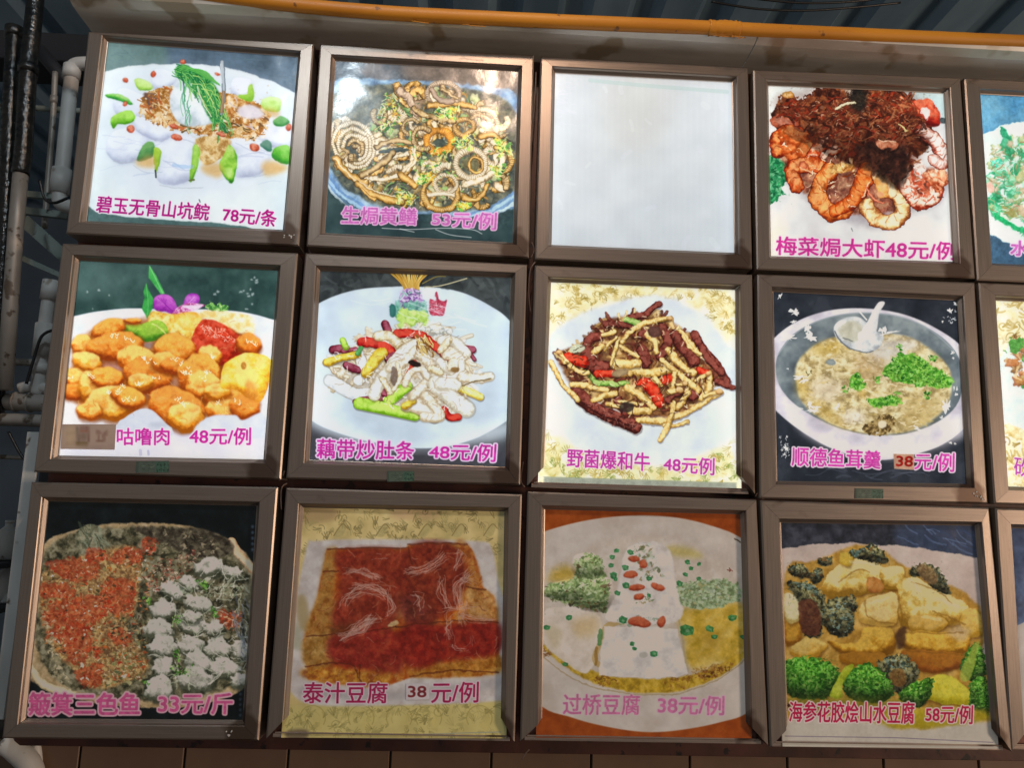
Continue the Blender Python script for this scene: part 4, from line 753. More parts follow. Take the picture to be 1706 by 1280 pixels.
def menu_winnow_fish():
    q = [(222, 125), (1165, 145), (1100, 1117), (120, 1110)]
    c = Cv(0, 790, 2.723, q, '14191a', 31)
    c.P([(40, 60), (1250, 60), (1250, 1200), (40, 1200)], '06090a 0c1112 141b1c', tex=64, con=1, sm=False, soft=0)
    tray = [(120, 600), (190, 330), (320, 262), (480, 228), (640, 222), (800, 228), (930, 255), (1040, 300), (1130, 380), (1200, 520), (1200, 800), (1110, 970), (980, 1030), (840, 1060), (640, 1062), (420, 1040), (260, 990), (130, 930), (60, 800)]
    c.P(tray, '84704c a08c68 b4a080', tex=16, con=.9, soft=1); c.S([(130, 930), (260, 985), (420, 1035), (640, 1055)], 10, '6c5840', a=.6)
    c.S([(140, 880), (200, 960), (330, 1000)], 40, '8c7c5c bcab88 d0c0a0'); c.S([(1050, 310), (1090, 380), (1150, 430)], 44, 'a8805c cca480 dcbc9c')
    c.P([(180, 560), (200, 360), (330, 270), (500, 245), (760, 240), (950, 270), (1060, 360), (1150, 500), (1150, 760), (1100, 930), (960, 1000), (800, 1040), (560, 1020), (350, 990), (220, 900), (160, 760)], '28281c 4a4834 6c6850 88846c', tex=16, con=1.2, soft=3)
    c.P([(340, 280), (400, 228), (460, 250), (490, 330), (500, 380), (430, 420), (370, 380)], '3c4030 6c6c54 949078', tex=16, con=1.2, rel=.5); c.P([(600, 240), (760, 245), (920, 250), (1040, 300), (1050, 360), (900, 380), (700, 300)], '241f18 3c372c 605a48', tex=16, con=1.2, soft=3)
    c.X([(360, 240), (480, 260), (480, 400), (400, 400)], 20, (40, 120), (4, 8), '8c9880|3c4434', ang=(40, 90), a=.6)
    rd = [(210, 430), (420, 350), (640, 300), (720, 300), (720, 350), (620, 440), (600, 560), (520, 640), (450, 660), (480, 820), (380, 860), (290, 800), (200, 740), (170, 540)]
    c.P([(190, 460), (420, 360), (620, 340), (620, 600), (560, 700), (640, 800), (660, 900), (450, 980), (340, 900), (210, 740)], '6c5034 947448 b89c68', tex=8, con=1.3, soft=4)
    c.leaves([(180, 430), (700, 330), (680, 620), (660, 940), (380, 970), (180, 740)], 700, (6, 18), '6c4c28|a07844|c0a878|d0c4a4|7c3418|a84420|4c4c2c|8c8c5c|c8702c', a=.75)
    for p, n in (([(210, 410), (300, 380), (440, 400), (440, 470), (330, 490), (250, 450)], 260), ([(400, 340), (480, 350), (480, 390), (400, 400)], 90), ([(510, 370), (560, 330), (640, 350), (640, 400), (520, 410)], 130), ([(640, 300), (710, 290), (710, 350), (650, 360)], 90), ([(190, 500), (330, 510), (330, 560), (190, 560)], 120), ([(460, 500), (600, 480), (600, 620), (480, 620)], 200), ([(330, 560), (460, 560), (480, 640), (380, 700), (200, 680), (220, 600)], 330), ([(290, 700), (410, 690), (400, 840), (320, 860)], 240), ([(400, 790), (460, 790), (450, 840)], 50), ([(200, 730), (270, 690), (280, 760)], 70), ([(340, 900), (460, 860), (450, 960), (370, 960)], 80), ([(480, 710), (600, 720), (560, 800)], 80), ([(1000, 620), (1090, 640), (1080, 700), (1000, 680)], 60)):
        c.P(p, '8c2010 a83018 b84c28', tex=8, con=1.5, rag=5, soft=3, a=.55); c.leaves(p, n // 2, (5, 12), '8c1c0c|a82c18|bc4424|cc6440|6c2c18|a88058|c8b498|8c6c40', a=.75)
    c.leaves([(640, 480), (740, 380), (880, 350), (900, 420), (760, 500), (700, 540)], 300, (6, 15), '5c2c24|8c4c3c|b09078|6c6444|3c2c24|c8b49c|a05848', a=.85)
    c.leaves([(500, 650), (640, 650), (660, 720), (560, 760), (460, 700)], 160, (6, 15), '2c3424|5c5c3c|8c7450|b49468|3c2418', a=.85); c.leaves([(540, 780), (640, 820), (640, 960), (480, 960)], 200, (6, 16), '6c7c4c|3c4c30|9c9c68|7c3c20|b8a880', a=.8)
    c.leaves([(190, 600), (290, 880), (330, 960), (240, 930)], 120, (8, 20), 'a89c7c|c4b898|8c8464', a=.7)
    c.leaves([(200, 420), (700, 320), (660, 620), (640, 920), (400, 960), (200, 740)], 420, (5, 15), 'd8ccb0|b8a47c|3c3420|5c5c34|8c7c4c|d8542c|a82c14|e8e0cc|2c2c1c', a=.75)
    wf = '484c3c 74786a 9c9c90 b4b2a8'
    for x, y, rx, ry, ro in ((945, 425, 66, 44, -20), (1050, 450, 50, 34, 10), (780, 530, 60, 34, 25), (900, 590, 66, 36, 20), (740, 615, 66, 44, 5), (720, 710, 66, 48, 0), (740, 790, 66, 60, 0), (740, 880, 56, 44, 0), (870, 690, 60, 36, 0), (870, 780, 60, 44, 20), (900, 850, 66, 48, 25), (990, 790, 58, 56, 10), (970, 700, 44, 34, 0), (1020, 880, 66, 46, 0), (890, 935, 84, 52, 10), (720, 970, 70, 62, -20), (1090, 800, 36, 44, 0), (860, 650, 50, 30, 0), (1080, 940, 40, 34, 0), (860, 500, 50, 30, 30)):
        c.E(x + 4, y + 8, rx * 1.06, ry * 1.12, '1c241c', a=.6, soft=3); c.E(x, y, rx, ry, wf, rot=ro, tex=16, con=1.0, rel=1.1, lit=1.0, wob=.45, soft=1)
    c.X([(700, 480), (1120, 420), (1120, 900), (700, 980)], 130, (24, 100), (3, 6), 'c8ccb8|a8b098|dcdcd0', a=.6); c.leaves([(780, 480), (1110, 500), (1110, 560), (800, 560)], 90, (6, 16), '5c6c50|a8b49c|c8ccb8|7c8c6c', a=.7)
    for p, n in (([(780, 650), (830, 640), (820, 690), (780, 690)], 44), ([(800, 780), (830, 830), (800, 860), (780, 820)], 30), ([(770, 870), (870, 870), (860, 920), (790, 920)], 60), ([(880, 480), (940, 490), (930, 530)], 40), ([(650, 560), (690, 570), (680, 600)], 30), ([(640, 940), (680, 950), (670, 970)], 16), ([(960, 600), (990, 610), (980, 670)], 24)): c.leaves(p, n, (5, 13), '3c7c24|68a040|94c060|2c5c1c', a=.8)
    c.X([(1060, 560), (1140, 600), (1130, 880), (1060, 700)], 40, (30, 90), (3, 6), '6c7480|8c949c|4c5460', ang=(50, 90), a=.5)
    c.rough(5, 8, .20, tray)
    c.leaves([(700, 480), (1110, 420), (1110, 900), (700, 980)], 260, (5, 14), '3c4434|8c9080|c8c8b8|5c6450|d4d4c4', a=.45)
    c.leaves([(620, 250), (900, 260), (1040, 330), (900, 400), (700, 360)], 120, (6, 18), '5c5c44|8c8468|3c3424|a89c80|2c2c20', a=.6); c.leaves([(1000, 600), (1100, 620), (1100, 720), (1000, 700)], 60, (5, 13), 'a83c1c|c8683c|d8b48c|5c3c24', a=.7)
    for y in range(240, 370, 26): c.E(1146, y, 7, 8, '4c5c6c 8494a4', soft=2, a=.8)
    for y in range(1000, 1100, 24): c.E(1090, y, 6, 7, '4c5c6c 7484a0', soft=2, a=.6)
    P_ = 'a84874'
    c.T('簸箕三色鱼', [(134, 994), (634, 996), (632, 1094), (130, 1096)], P_, 'bf94a0', 2.4, 6.0); c.T('33元/斤', [(720, 1000), (1056, 997), (1052, 1092), (718, 1086)], P_, 'bf94a0', 2.0, 5.4)
    c.grain(.03); return c, q

def menu_braised_tofu():
    q = [(188, 132), (1138, 150), (1120, 1222), (110, 1218)]
    c = Cv(440, 800, 2.844, q, 'b0a088', 32)
    c.P([(40, 60), (1250, 60), (1250, 1330), (40, 1330)], 'a48c54 b89c60 c8ac70', tex=64, con=1, sm=False, soft=0)
    top = [(180, 130), (1140, 150), (1130, 420), (1060, 300), (300, 280), (190, 400)]; bot = [(130, 1080), (1110, 1050), (1118, 1220), (112, 1216)]
    c.tint([(180, 130), (340, 140), (330, 190), (190, 200)], '94744c', .8, 8); c.tint([(620, 140), (820, 145), (800, 185), (620, 185)], 'a88058', .6, 8); c.tint(bot, 'b09c58', .7, 10)
    damask(c, top, '7c6838|94804c|6c5c34', 16); damask(c, bot, '7c6c38|8c7c44|a08c50', 22)
    for x in (370, 570, 770, 930, 1080): c.P([(x - 40, 260), (x - 10, 215), (x + 20, 205), (x + 8, 255), (x - 15, 272)], '94804c a8945c', tex=8, a=.7); c.S([(x - 40, 265), (x, 210), (x + 25, 230)], 4, '6c5428', a=.7)
    for x in (210, 440, 620, 760, 1000): c.R(x + 20, 1130, 60, 5, '8c7838', a0=150, a1=390, a=.6); c.R(x + 20, 1135, 36, 4, 'a08c48', a0=150, a1=390, a=.6); c.P([(x + 20, 1160), (x + 70, 1100), (x + 60, 1190)], 'b09854', a=.5)
    c.P([(120, 720), (200, 330), (250, 290), (520, 282), (1000, 290), (1080, 330), (1115, 500), (1180, 700), (1180, 1000), (1090, 1050), (600, 1070), (250, 1068), (130, 1010), (90, 860)], 'a08f80 b0a090 bcae9e', tex=32, con=.9, soft=3)
    c.tint([(155, 560), (200, 560), (215, 700), (165, 700)], '8c7448', .8, 6); c.tint([(130, 680), (170, 700), (180, 800), (130, 790)], '8c8464', .6, 6)
    c.P([(200, 980), (600, 1010), (1110, 940), (1110, 980), (700, 1040), (220, 1030)], '8c8078', soft=8, a=.5)
    block = [(298, 330), (400, 324), (670, 325), (680, 308), (800, 298), (960, 304), (985, 330), (1010, 400), (1040, 510), (1090, 550), (1108, 680), (1118, 900), (1090, 925), (860, 940), (700, 935), (560, 985), (300, 965), (205, 945), (186, 760), (250, 560), (275, 430)]
    c.P(block, '7a3010 98400f a85a1c b47a34', tex=32, con=1.1, sm=False, soft=2)
    for p, pal in (([(298, 330), (350, 328), (340, 440), (330, 600), (330, 740), (190, 745), (250, 560), (275, 430)], '744414 8c5c24 9c7034'), ([(190, 750), (330, 740), (320, 880), (195, 880)], '80541c 986c30 ac8448'), ([(900, 310), (965, 305), (1030, 500), (960, 520)], '7c3c14 985a24 a87434'), ([(960, 520), (1080, 540), (1108, 680), (960, 640)], '8c5420 a87438 bc8c50'), ([(700, 880), (900, 860), (1110, 830), (1115, 915), (860, 935), (700, 930)], '80480f 9c6420 ac7830'), ([(200, 890), (450, 900), (600, 880), (560, 980), (210, 945)], '7c3c14 a0641c b88434')):
        c.P(p, pal, tex=16, con=1.1, soft=6, a=.9)
    for p, pal in (([(350, 340), (660, 330), (700, 400), (640, 560), (600, 700), (330, 690), (360, 500)], '5c1a10 742414 883420'), ([(690, 315), (900, 310), (960, 480), (860, 640), (700, 700), (640, 560)], '561810 6c2212 80301c'), ([(330, 730), (600, 700), (660, 900), (480, 900), (320, 860)], '64180e 7c1e16 8c301c'), ([(640, 700), (840, 680), (940, 680), (1115, 680), (1110, 820), (900, 850), (680, 890)], '60120e 78180f 882418')):
        c.P(p, pal, tex=16, con=1.1, soft=8, a=.92)
    c.P([(620, 560), (700, 540), (780, 600), (800, 660), (680, 690), (620, 640)], '3c1c14 54241c 6c3028', tex=16, con=1.4, soft=18, a=.6); c.P([(320, 690), (440, 680), (400, 740), (330, 740)], '4c2410 6c3c1c', soft=6, a=.7)
    for p in ([(200, 745), (350, 730), (620, 700)], [(195, 885), (400, 870), (450, 940)], [(280, 435), (350, 430)], [(620, 700), (860, 670), (1110, 678)], [(680, 320), (700, 400)], [(690, 930), (900, 905), (1110, 915)], [(450, 880), (460, 960)], [(960, 510), (1050, 520)], [(300, 330), (500, 322), (670, 326)], [(680, 306), (820, 298), (960, 304)]): c.S(p, 8, '4c1c0c', a=.6, tex=8)
    def thr(pts, n, spread, pal='94604a b8907c'):
        for _ in range(int(n * 1.2)):
            d = c.rng.uniform(-spread, spread, 2); j = [(x + d[0] + c.rng.uniform(-20, 20), y + d[1] + c.rng.uniform(-16, 16)) for x, y in pts]; c.S(j, c.rng.uniform(2.5, 4.5), pal, a=c.rng.uniform(.25, .65))
    for pts, n, s in (([(390, 440), (450, 435), (540, 470)], 12, 14), ([(370, 600), (400, 540), (450, 520)], 9, 20), ([(430, 500), (520, 500), (590, 540)], 12, 22), ([(400, 550), (470, 530), (560, 545)], 8, 20), ([(580, 540), (610, 600), (590, 630)], 10, 10), ([(360, 750), (440, 720), (510, 650)], 16, 14), ([(400, 720), (460, 680), (530, 660)], 10, 12), ([(680, 440), (780, 420), (850, 360)], 14, 12), ([(900, 420), (930, 350), (915, 340)], 8, 10), ([(920, 600), (920, 500), (975, 440)], 16, 10), ([(840, 460), (835, 520), (870, 600)], 8, 10), ([(880, 760), (865, 690), (880, 650)], 8, 12), ([(930, 640), (1000, 650), (1080, 660)], 9, 12), ([(890, 780), (920, 800), (960, 800)], 5, 10), ([(700, 540), (745, 560), (730, 600)], 5, 10), ([(530, 370), (570, 365)], 4, 12), ([(940, 480), (990, 490)], 5, 8), ([(930, 690), (945, 650), (940, 590)], 8, 10), ([(860, 620), (900, 610), (1000, 600)], 7, 10), ([(990, 740), (992, 800)], 3, 8)):
        thr(pts, n, s)
    c.X(block, 160, (10, 50), (3, 7), 'a86c48|6c1c10|b88060|8c3418', a=.35); c.E(610, 684, 26, 12, 'b08c5c', rot=-20)
    c.rough(5, 16, .18, block)
    M_ = '8c1c3c'
    c.T('泰汁豆腐', [(187, 960), (585, 960), (582, 1060), (184, 1060)], M_, 'c0a4a4', 1.5, 3.6); c.T('元/例', [(794, 960), (1017, 958), (1014, 1056), (792, 1058)], M_, 'c0a4a4', 1.5, 3.6)
    c.P([(672, 966), (782, 964), (782, 1042), (672, 1044)], 'b09c90 bcaaa0', tex=8, sm=False, soft=0); c.T('38', [(683, 978), (768, 978), (768, 1030), (683, 1030)], '6c2424', None, 1.5)
    c.tint([(110, 1190), (200, 1185), (200, 1225), (110, 1225)], '4c3c30', .7, 4); c.S([(700, 1208), (1120, 1196)], 5, '8c8468', sm=False)
    c.grain(.03); return c, q

def menu_bridge_tofu():
    q = [(165, 112), (1090, 135), (1118, 1197), (150, 1190)]
    c = Cv(850, 810, 2.844, q, 'b06428', 33)
    c.P([(20, 40), (1250, 40), (1250, 1330), (20, 1330)], '7c340c 8c3e10 9a4a18', tex=32, con=.8, sm=False, soft=0)
    c.P([(60, 260), (165, 215), (320, 172), (480, 147), (640, 140), (800, 152), (950, 188), (1090, 245), (1250, 380), (1250, 960), (1118, 1080), (1000, 1120), (860, 1150), (700, 1168), (560, 1160), (400, 1130), (280, 1095), (155, 1050), (20, 900)], 'ac9c8a b8a998 c2b4a2', tex=64, con=.8, soft=1)
    c.P([(60, 740), (160, 760), (240, 840), (340, 900), (480, 950), (650, 975), (800, 970), (940, 930), (1060, 860), (1200, 740), (1200, 500), (1060, 400), (800, 260), (450, 260), (200, 380), (60, 520)], 'ab9a86 b8a894 c4b6a4', tex=32, con=.8, soft=8)
    c.P([(150, 750), (180, 790), (250, 850), (340, 910), (480, 962), (640, 982), (800, 975), (930, 935), (1060, 860), (1118, 800), (1118, 780), (1000, 840), (850, 900), (700, 915), (480, 905), (360, 860), (250, 790)], '8c6c18 b08c24 c4a03c', tex=16, con=1.2, soft=2)
    c.S([(150, 800), (240, 880), (340, 935), (480, 975), (640, 990), (800, 985), (940, 940), (1060, 870), (1120, 815)], 6, '947c50', a=.6)
    c.leaves([(360, 900), (480, 900), (520, 940), (420, 950)], 60, (7, 18), '7c4c18|a06c28|5c3414', a=.6); c.leaves([(700, 920), (860, 900), (840, 960), (760, 960)], 70, (7, 18), '8c5c18|6c3c14|a87c30', a=.6); c.leaves([(860, 860), (960, 850), (1060, 830), (1060, 870), (930, 920), (870, 910)], 160, (6, 18), '6c3c14|8c5824|4c2810|a07838', a=.75); c.leaves([(150, 760), (200, 780), (190, 810), (150, 800)], 30, (6, 16), '6c3c14|8c6030', a=.7)
    Y = '9c7c14 b8942c c8a848'
    c.P([(180, 430), (240, 380), (310, 400), (300, 450), (190, 450)], Y, tex=16, soft=12, a=.8); c.P([(790, 600), (860, 580), (1100, 560), (1110, 800), (960, 850), (850, 860), (820, 720)], Y, tex=32, con=1.1, soft=10, a=.9); c.P([(740, 290), (860, 300), (910, 340), (780, 330)], 'b09c48', soft=8, a=.7); c.tint([(900, 700), (1000, 710), (960, 800)], '94701c', .6, 16)
    c.P([(160, 600), (250, 575), (340, 585), (420, 620), (440, 700), (400, 840), (350, 890), (250, 830), (160, 740)], 'b8a892 ccbca8 d4c6b4', tex=32, con=.7, soft=2); c.P([(290, 650), (400, 620), (420, 700), (330, 720)], 'b8985c', soft=14, a=.6); c.P([(160, 660), (240, 680), (240, 740), (200, 770)], 'a89468', soft=8, a=.5)
    c.S([(420, 850), (400, 820), (440, 720), (470, 660), (560, 640)], 26, 'a07828', a=.5); c.S([(430, 690), (425, 750)], 20, '3c6c3c 4c7c44', a=.8); c.S([(410, 770), (405, 850)], 14, '7c5418', a=.6)
    g1 = [(160, 480), (300, 440), (330, 320), (410, 320), (450, 400), (480, 460), (470, 560), (440, 600), (330, 580), (170, 540)]
    c.P([(310, 360), (380, 325), (430, 350), (460, 460), (460, 590), (400, 590), (330, 580), (170, 530), (180, 470), (300, 440)], '5c6c3c 7c8c58 a0a878', tex=8, con=1.4, rag=4, soft=3); c.leaves(g1, 240, (7, 20), '50643a|7c9058|a0ac7c|344420|b8bc98|4c3820', a=.7)
    for p in ([(165, 480), (300, 440), (320, 540), (170, 530)], [(300, 340), (400, 320), (440, 420), (310, 430)], [(310, 430), (470, 440), (480, 580), (330, 580)]): c.shade(p, .5, .3)
    c.leaves([(240, 540), (460, 560), (430, 600), (300, 580)], 60, (7, 16), '4c3418|6c5430|2c2c1c', a=.6)
    c.P([(790, 470), (860, 450), (1000, 440), (1090, 470), (1090, 540), (980, 575), (860, 580), (800, 550)], '68784c 8c9c70 a8b088', tex=8, con=1.4, rag=4, soft=4); c.leaves([(800, 480), (1000, 440), (1090, 480), (1080, 540), (880, 580), (800, 540)], 200, (7, 18), '6c7450|949c80|b4b8a0|5c6440|a89c68', a=.65)
    T_ = 'a89c8c c4b8aa d4c8ba dccfc0'
    c.P([(560, 290), (740, 285), (780, 460), (800, 640), (470, 640), (510, 500)], T_, tex=32, con=.7, soft=2)
    c.P([(450, 670), (600, 668), (790, 680), (840, 890), (800, 908), (600, 912), (420, 900), (430, 800)], 'b4aa9e ccc0b2 dccec0', tex=32, con=.8, soft=1, sm=False); c.S([(450, 672), (600, 668), (790, 682)], 5, 'ccc0b0', a=.5); c.S([(800, 640), (840, 880)], 8, '9c8c6c', a=.5)
    c.leaves([(590, 270), (660, 270), (700, 400), (740, 440), (700, 450), (620, 440), (560, 320)], 120, (7, 20), '6c7450|9ca080|4c5430|b8bca8|7c6c40', a=.7); c.leaves([(580, 520), (670, 510), (680, 550), (600, 570)], 40, (7, 16), '5c6c40|a0a488|8c7c48', a=.7); c.leaves([(500, 620), (700, 620), (690, 665), (520, 660)], 50, (7, 16), '6c8464|94a088', a=.6)
    for x, y, rx, ry, ro in ((585, 348, 30, 15, 5), (630, 372, 20, 20, 60), (572, 422, 34, 17, 0), (600, 480, 38, 16, 0), (700, 480, 34, 16, 25), (608, 525, 26, 17, -5), (615, 648, 54, 24, 10), (718, 645, 19, 30, 20)):
        c.E(x, y, rx, ry, '74280f a04024 b8603c', rot=ro, rel=1, lit=.5, tex=8)
    for x, y, s in ((505, 312, 12), (485, 342, 14), (480, 378, 13), (490, 425, 18), (500, 440, 12), (545, 388, 17), (550, 470, 17), (508, 508, 14), (570, 315, 16), (660, 520, 11), (535, 635, 22), (280, 628, 16), (175, 672, 16), (262, 848, 13), (575, 750, 12), (588, 772, 12), (683, 796, 20), (840, 362, 14), (855, 392, 12), (828, 422, 13), (892, 372, 10), (800, 466, 16), (835, 685, 34), (1055, 626, 20), (948, 677, 18), (968, 712, 14), (1098, 718, 14), (890, 440, 13), (660, 440, 14)):
        c.P([(x - s, y - s * .5), (x - s * .2, y - s * .9), (x + s, y - s * .5), (x + s * .8, y + s * .6), (x - s * .1, y + s * .8), (x - s * .8, y + s * .5)], '1c5428 2c7038 4c8c54', tex=8, con=1, sm=False, soft=0, a=.9)
        if s > 12: c.E(x + 2, y + 1, s * .3, s * .25, '8ca07c', a=.6)
    c.E(632, 800, 22, 14, 'a8a090'); c.S([(1065, 250), (1090, 265)], 5, '4c3c2c'); c.X([(1020, 390), (1060, 440), (1050, 400)], 3, (10, 16), (3, 4), '6c3424')
    c.rough(4, 16, .10, [(160, 260), (1110, 260), (1110, 960), (160, 960)])
    P_ = 'b4587c'
    c.T('过桥豆腐', [(252, 987), (615, 990), (612, 1086), (250, 1086)], P_, 'c0a8a4', 1.8, 3, a=.85); c.T('38元/例', [(702, 996), (1014, 998), (1012, 1088), (700, 1080)], P_, 'c4a0a8', 2.0, 3.2, a=.8)
    c.grain(.02); return c, q

def menu_cucumber_tofu():
    q = [(145, 118), (1062, 132), (1150, 1185), (180, 1175)]
    c = Cv(1250, 830, 2.844, q, 'b0a090', 34)
    c.P([(40, 20), (1300, 20), (1300, 340), (40, 340)], '26262a 34343a 44444a', tex=32, con=1.3, sm=False, soft=0)
    c.tint([(720, 120), (1060, 130), (1060, 290), (720, 240)], '3c4860', .6, 12); c.X([(720, 130), (1040, 130), (1040, 250), (740, 220)], 22, (30, 120), (4, 10), '7c94b8|3c4c6c', ang=(10, 50), a=.3)  # strokes: bluish crinkle glare of the film painted into the print
    c.P([(40, 250), (145, 238), (300, 222), (480, 215), (700, 228), (900, 252), (1062, 285), (1300, 350), (1300, 1330), (40, 1330)], 'b49e8e c0aa9a c8b6a4', tex=64, con=.7, soft=1)
    c.P([(160, 380), (300, 300), (560, 220), (740, 330), (960, 420), (1100, 540), (1100, 760), (1160, 900), (1150, 1060), (900, 1095), (500, 1090), (180, 1070)], '9c7028 b48838 c49c50', tex=32, con=1.1, soft=3)
    L_ = '8c6418 b48834 ccac54 e0c884'; O_ = '74480a 9c6814 bc8824 d0a440'
    for p, pal in (([(340, 420), (400, 330), (520, 280), (620, 320), (700, 380), (680, 440), (560, 450), (440, 480), (360, 460)], L_), ([(620, 340), (720, 330), (720, 420), (640, 430)], L_), ([(700, 400), (780, 375), (860, 420), (960, 470), (1040, 520), (1000, 600), (860, 600), (720, 610), (700, 500)], L_), ([(1000, 540), (1080, 530), (1095, 640), (1020, 660)], 'a87c20 c0983c d0ac58'),
                   ([(540, 490), (680, 450), (700, 560), (660, 610), (520, 590)], 'b08838 c8a454 d8bc78'), ([(760, 560), (880, 560), (940, 600), (860, 640), (760, 630)], 'a07420 b88c34 c8a04c'), ([(360, 680), (500, 690), (540, 620), (660, 620), (690, 690), (660, 740), (540, 760), (440, 740)], O_), ([(735, 640), (1000, 640), (1040, 680), (1000, 740), (740, 720)], O_), ([(740, 720), (1000, 740), (1000, 800), (860, 830), (740, 780)], '6c380c 8a4c14 a0641c'), ([(430, 740), (640, 740), (600, 800), (460, 790)], '84540c 9c681c'),
                   ([(165, 580), (240, 600), (230, 680), (165, 690)], '7c4c0c a06818 b4842c'), ([(200, 700), (280, 660), (360, 700), (300, 760), (200, 750)], 'a4741c bc9038 ccac5c'), ([(160, 460), (230, 480), (240, 580), (170, 590)], 'a89050 c0b078 cfc498'), ([(860, 850), (960, 850), (1060, 930), (1060, 980), (840, 960)], '9c8c14 b4a424 c4b83c'), ([(430, 260), (480, 270), (470, 320), (430, 310)], 'a88424 c4a440')):
        c.P([(x + 3, y + 9) for x, y in p], '4c2804', soft=4, a=.6); c.P(p, pal, tex=16, con=.7, rel=1.0, lit=1.0, soft=1)
    c.tint([(930, 640), (1000, 600), (1040, 640), (1000, 680)], 'c8ac84', .7, 8)
    c.P([(550, 380), (600, 380), (640, 420), (600, 450), (555, 440)], '8c4c1c b07030 c08848', tex=16, rel=.7)
    for p in ([(420, 400), (500, 340), (560, 350)], [(560, 470), (600, 460), (690, 440)], [(700, 460), (720, 560), (700, 640)], [(540, 490), (560, 570), (690, 600)], [(740, 640), (860, 640), (1010, 640)], [(740, 725), (1010, 745)], [(760, 400), (860, 430), (960, 500)], [(860, 540), (960, 570), (1020, 600)]): c.S(p, 8, '7c5014', a=.45, tex=8)
    for p in ([(470, 300), (600, 310)], [(760, 390), (800, 440)], [(880, 480), (980, 510)], [(560, 500), (650, 475)], [(820, 560), (900, 580)]): c.S(p, 14, 'e4d4a4', a=.4, tex=8)
    sc_ = ([(180, 330), (240, 310), (280, 350), (260, 380), (190, 360)], [(270, 370), (330, 330), (350, 370), (310, 410)], [(320, 290), (370, 280), (390, 310), (340, 320)], [(460, 260), (530, 240), (570, 215), (620, 240), (650, 300), (610, 310), (500, 280)], [(750, 350), (790, 315), (850, 310), (910, 350), (940, 420), (940, 460), (880, 440), (820, 380), (760, 370)],
           [(170, 400), (260, 400), (350, 460), (340, 560), (330, 660), (250, 640), (240, 520), (190, 440)], [(330, 520), (400, 475), (470, 480), (490, 560), (480, 640), (400, 655), (340, 600)], [(450, 480), (490, 465), (510, 520), (480, 540)], [(600, 790), (660, 750), (760, 760), (800, 830), (740, 920), (700, 930), (640, 870)])
    for p in sc_:
        c.P(p, '28281c 44442c 64603c 807a54', tex=8, con=1.6, rag=3, soft=2); c.leaves(p, 70, (6, 16), '1c1c14|3c3c28|6c6c4c|8c8c6c|5c3c1c|3c4c44', a=.7); c.shade(p, .8, .6)
    for p in (sc_[6], [(620, 760), (760, 760), (760, 820), (640, 800)], [(180, 400), (280, 400), (340, 470)], sc_[3][:3] + sc_[3][-1:]): c.leaves(p, 90, (5, 13), '4c6458|6c8474|8ca090|2c3c34', a=.8)
    c.P([(230, 500), (310, 500), (330, 640), (250, 640)], '3c1c14 5c2c1c 6c4028', tex=8, a=.8); c.P([(690, 640), (735, 610), (730, 700), (700, 720)], '3c2418', soft=3, a=.8); c.E(840, 360, 60, 36, '7c5434 9c7848', rot=40, a=.6, tex=8); c.E(700, 850, 40, 44, '7c4c1c 94642c', a=.6, tex=8)
    for p in ([(165, 780), (240, 755), (330, 760), (420, 820), (400, 900), (360, 950), (200, 945), (165, 900)], [(450, 850), (500, 800), (560, 790), (640, 830), (680, 930), (600, 970), (480, 960), (440, 900)], [(700, 940), (760, 880), (860, 850), (860, 900), (830, 980), (760, 985)], [(990, 820), (1010, 750), (1070, 690), (1100, 720), (1115, 840), (1060, 870)], [(1040, 880), (1120, 860), (1140, 1020), (1060, 1010)]):
        c.P(p, '1f4a10 386a1c 5c8c34', tex=8, con=1.5, rag=5, soft=2); c.leaves(p, 330, (5, 13), '1c400c|3c6418|5c8030|7c9848|2c4c10|14340c', a=.85); c.shade(p, .8, .7)
    c.P([(380, 940), (400, 880), (450, 800), (490, 800), (440, 880), (440, 950)], '7c8c14 a0a828 b8bc48', tex=16, rel=.5); c.P([(990, 840), (1060, 700), (1080, 700), (1040, 860)], '8c9c30 a8b44c', tex=16, a=.8); c.P([(170, 950), (700, 960), (700, 1000), (180, 1010)], '5c5c10 848020', soft=10, a=.6)
    c.P([(500, 1030), (760, 1000), (1060, 1000), (1140, 1040), (1000, 1090), (600, 1095)], '988410 a8942c', tex=16, soft=6, a=.9); c.P([(180, 1060), (380, 1040), (560, 1060), (760, 1100), (1150, 1070), (1160, 1200), (180, 1200)], 'b4a692 bcb09c', tex=32, soft=5)
    c.rough(5, 16, .16, [(150, 220), (1100, 300), (1140, 1080), (170, 1080)])
    M_ = 'a81c3c'
    c.T('海参花胶烩山水豆腐', [(186, 966), (778, 968), (775, 1072), (184, 1062)], M_, 'd4bcb4', 1.5, 4.2); c.T('58元/例', [(832, 988), (1055, 985), (1052, 1074), (830, 1062)], M_, 'd4bcb4', 1.5, 4.2)
    c.E(182, 985, 7, 9, '3c1c18'); c.S([(165, 1130), (700, 1138), (1150, 1160)], 4, '6c5c6c', sm=False, a=.8); c.S([(165, 1152), (700, 1160), (1150, 1180)], 4, '8c7c74', sm=False, a=.6)
    c.grain(.025); return c, q

def menu_dark_edge():
    q = [(130, 662), (560, 680), (600, 1200), (162, 1190)]
    c = Cv(1600, 450, 1.5377, q, '4c5460', 35)
    c.P([(80, 620), (700, 620), (700, 1260), (80, 1260)], '30384c 444e64 5c6c88', tex=64, con=1.1, sm=False, soft=0)
    c.P([(60, 980), (160, 905), (260, 860), (700, 850), (700, 1260), (60, 1260)], 'b0a498 beb4a8', tex=32, soft=1)
    c.Q([(200, 900), (560, 880), (560, 1120), (220, 1120)], 60, (8, 22), '7c5c28 a88440 c8ac70|3c5c28 6c8c48', a=.8)
    c.grain(.03); return c, q
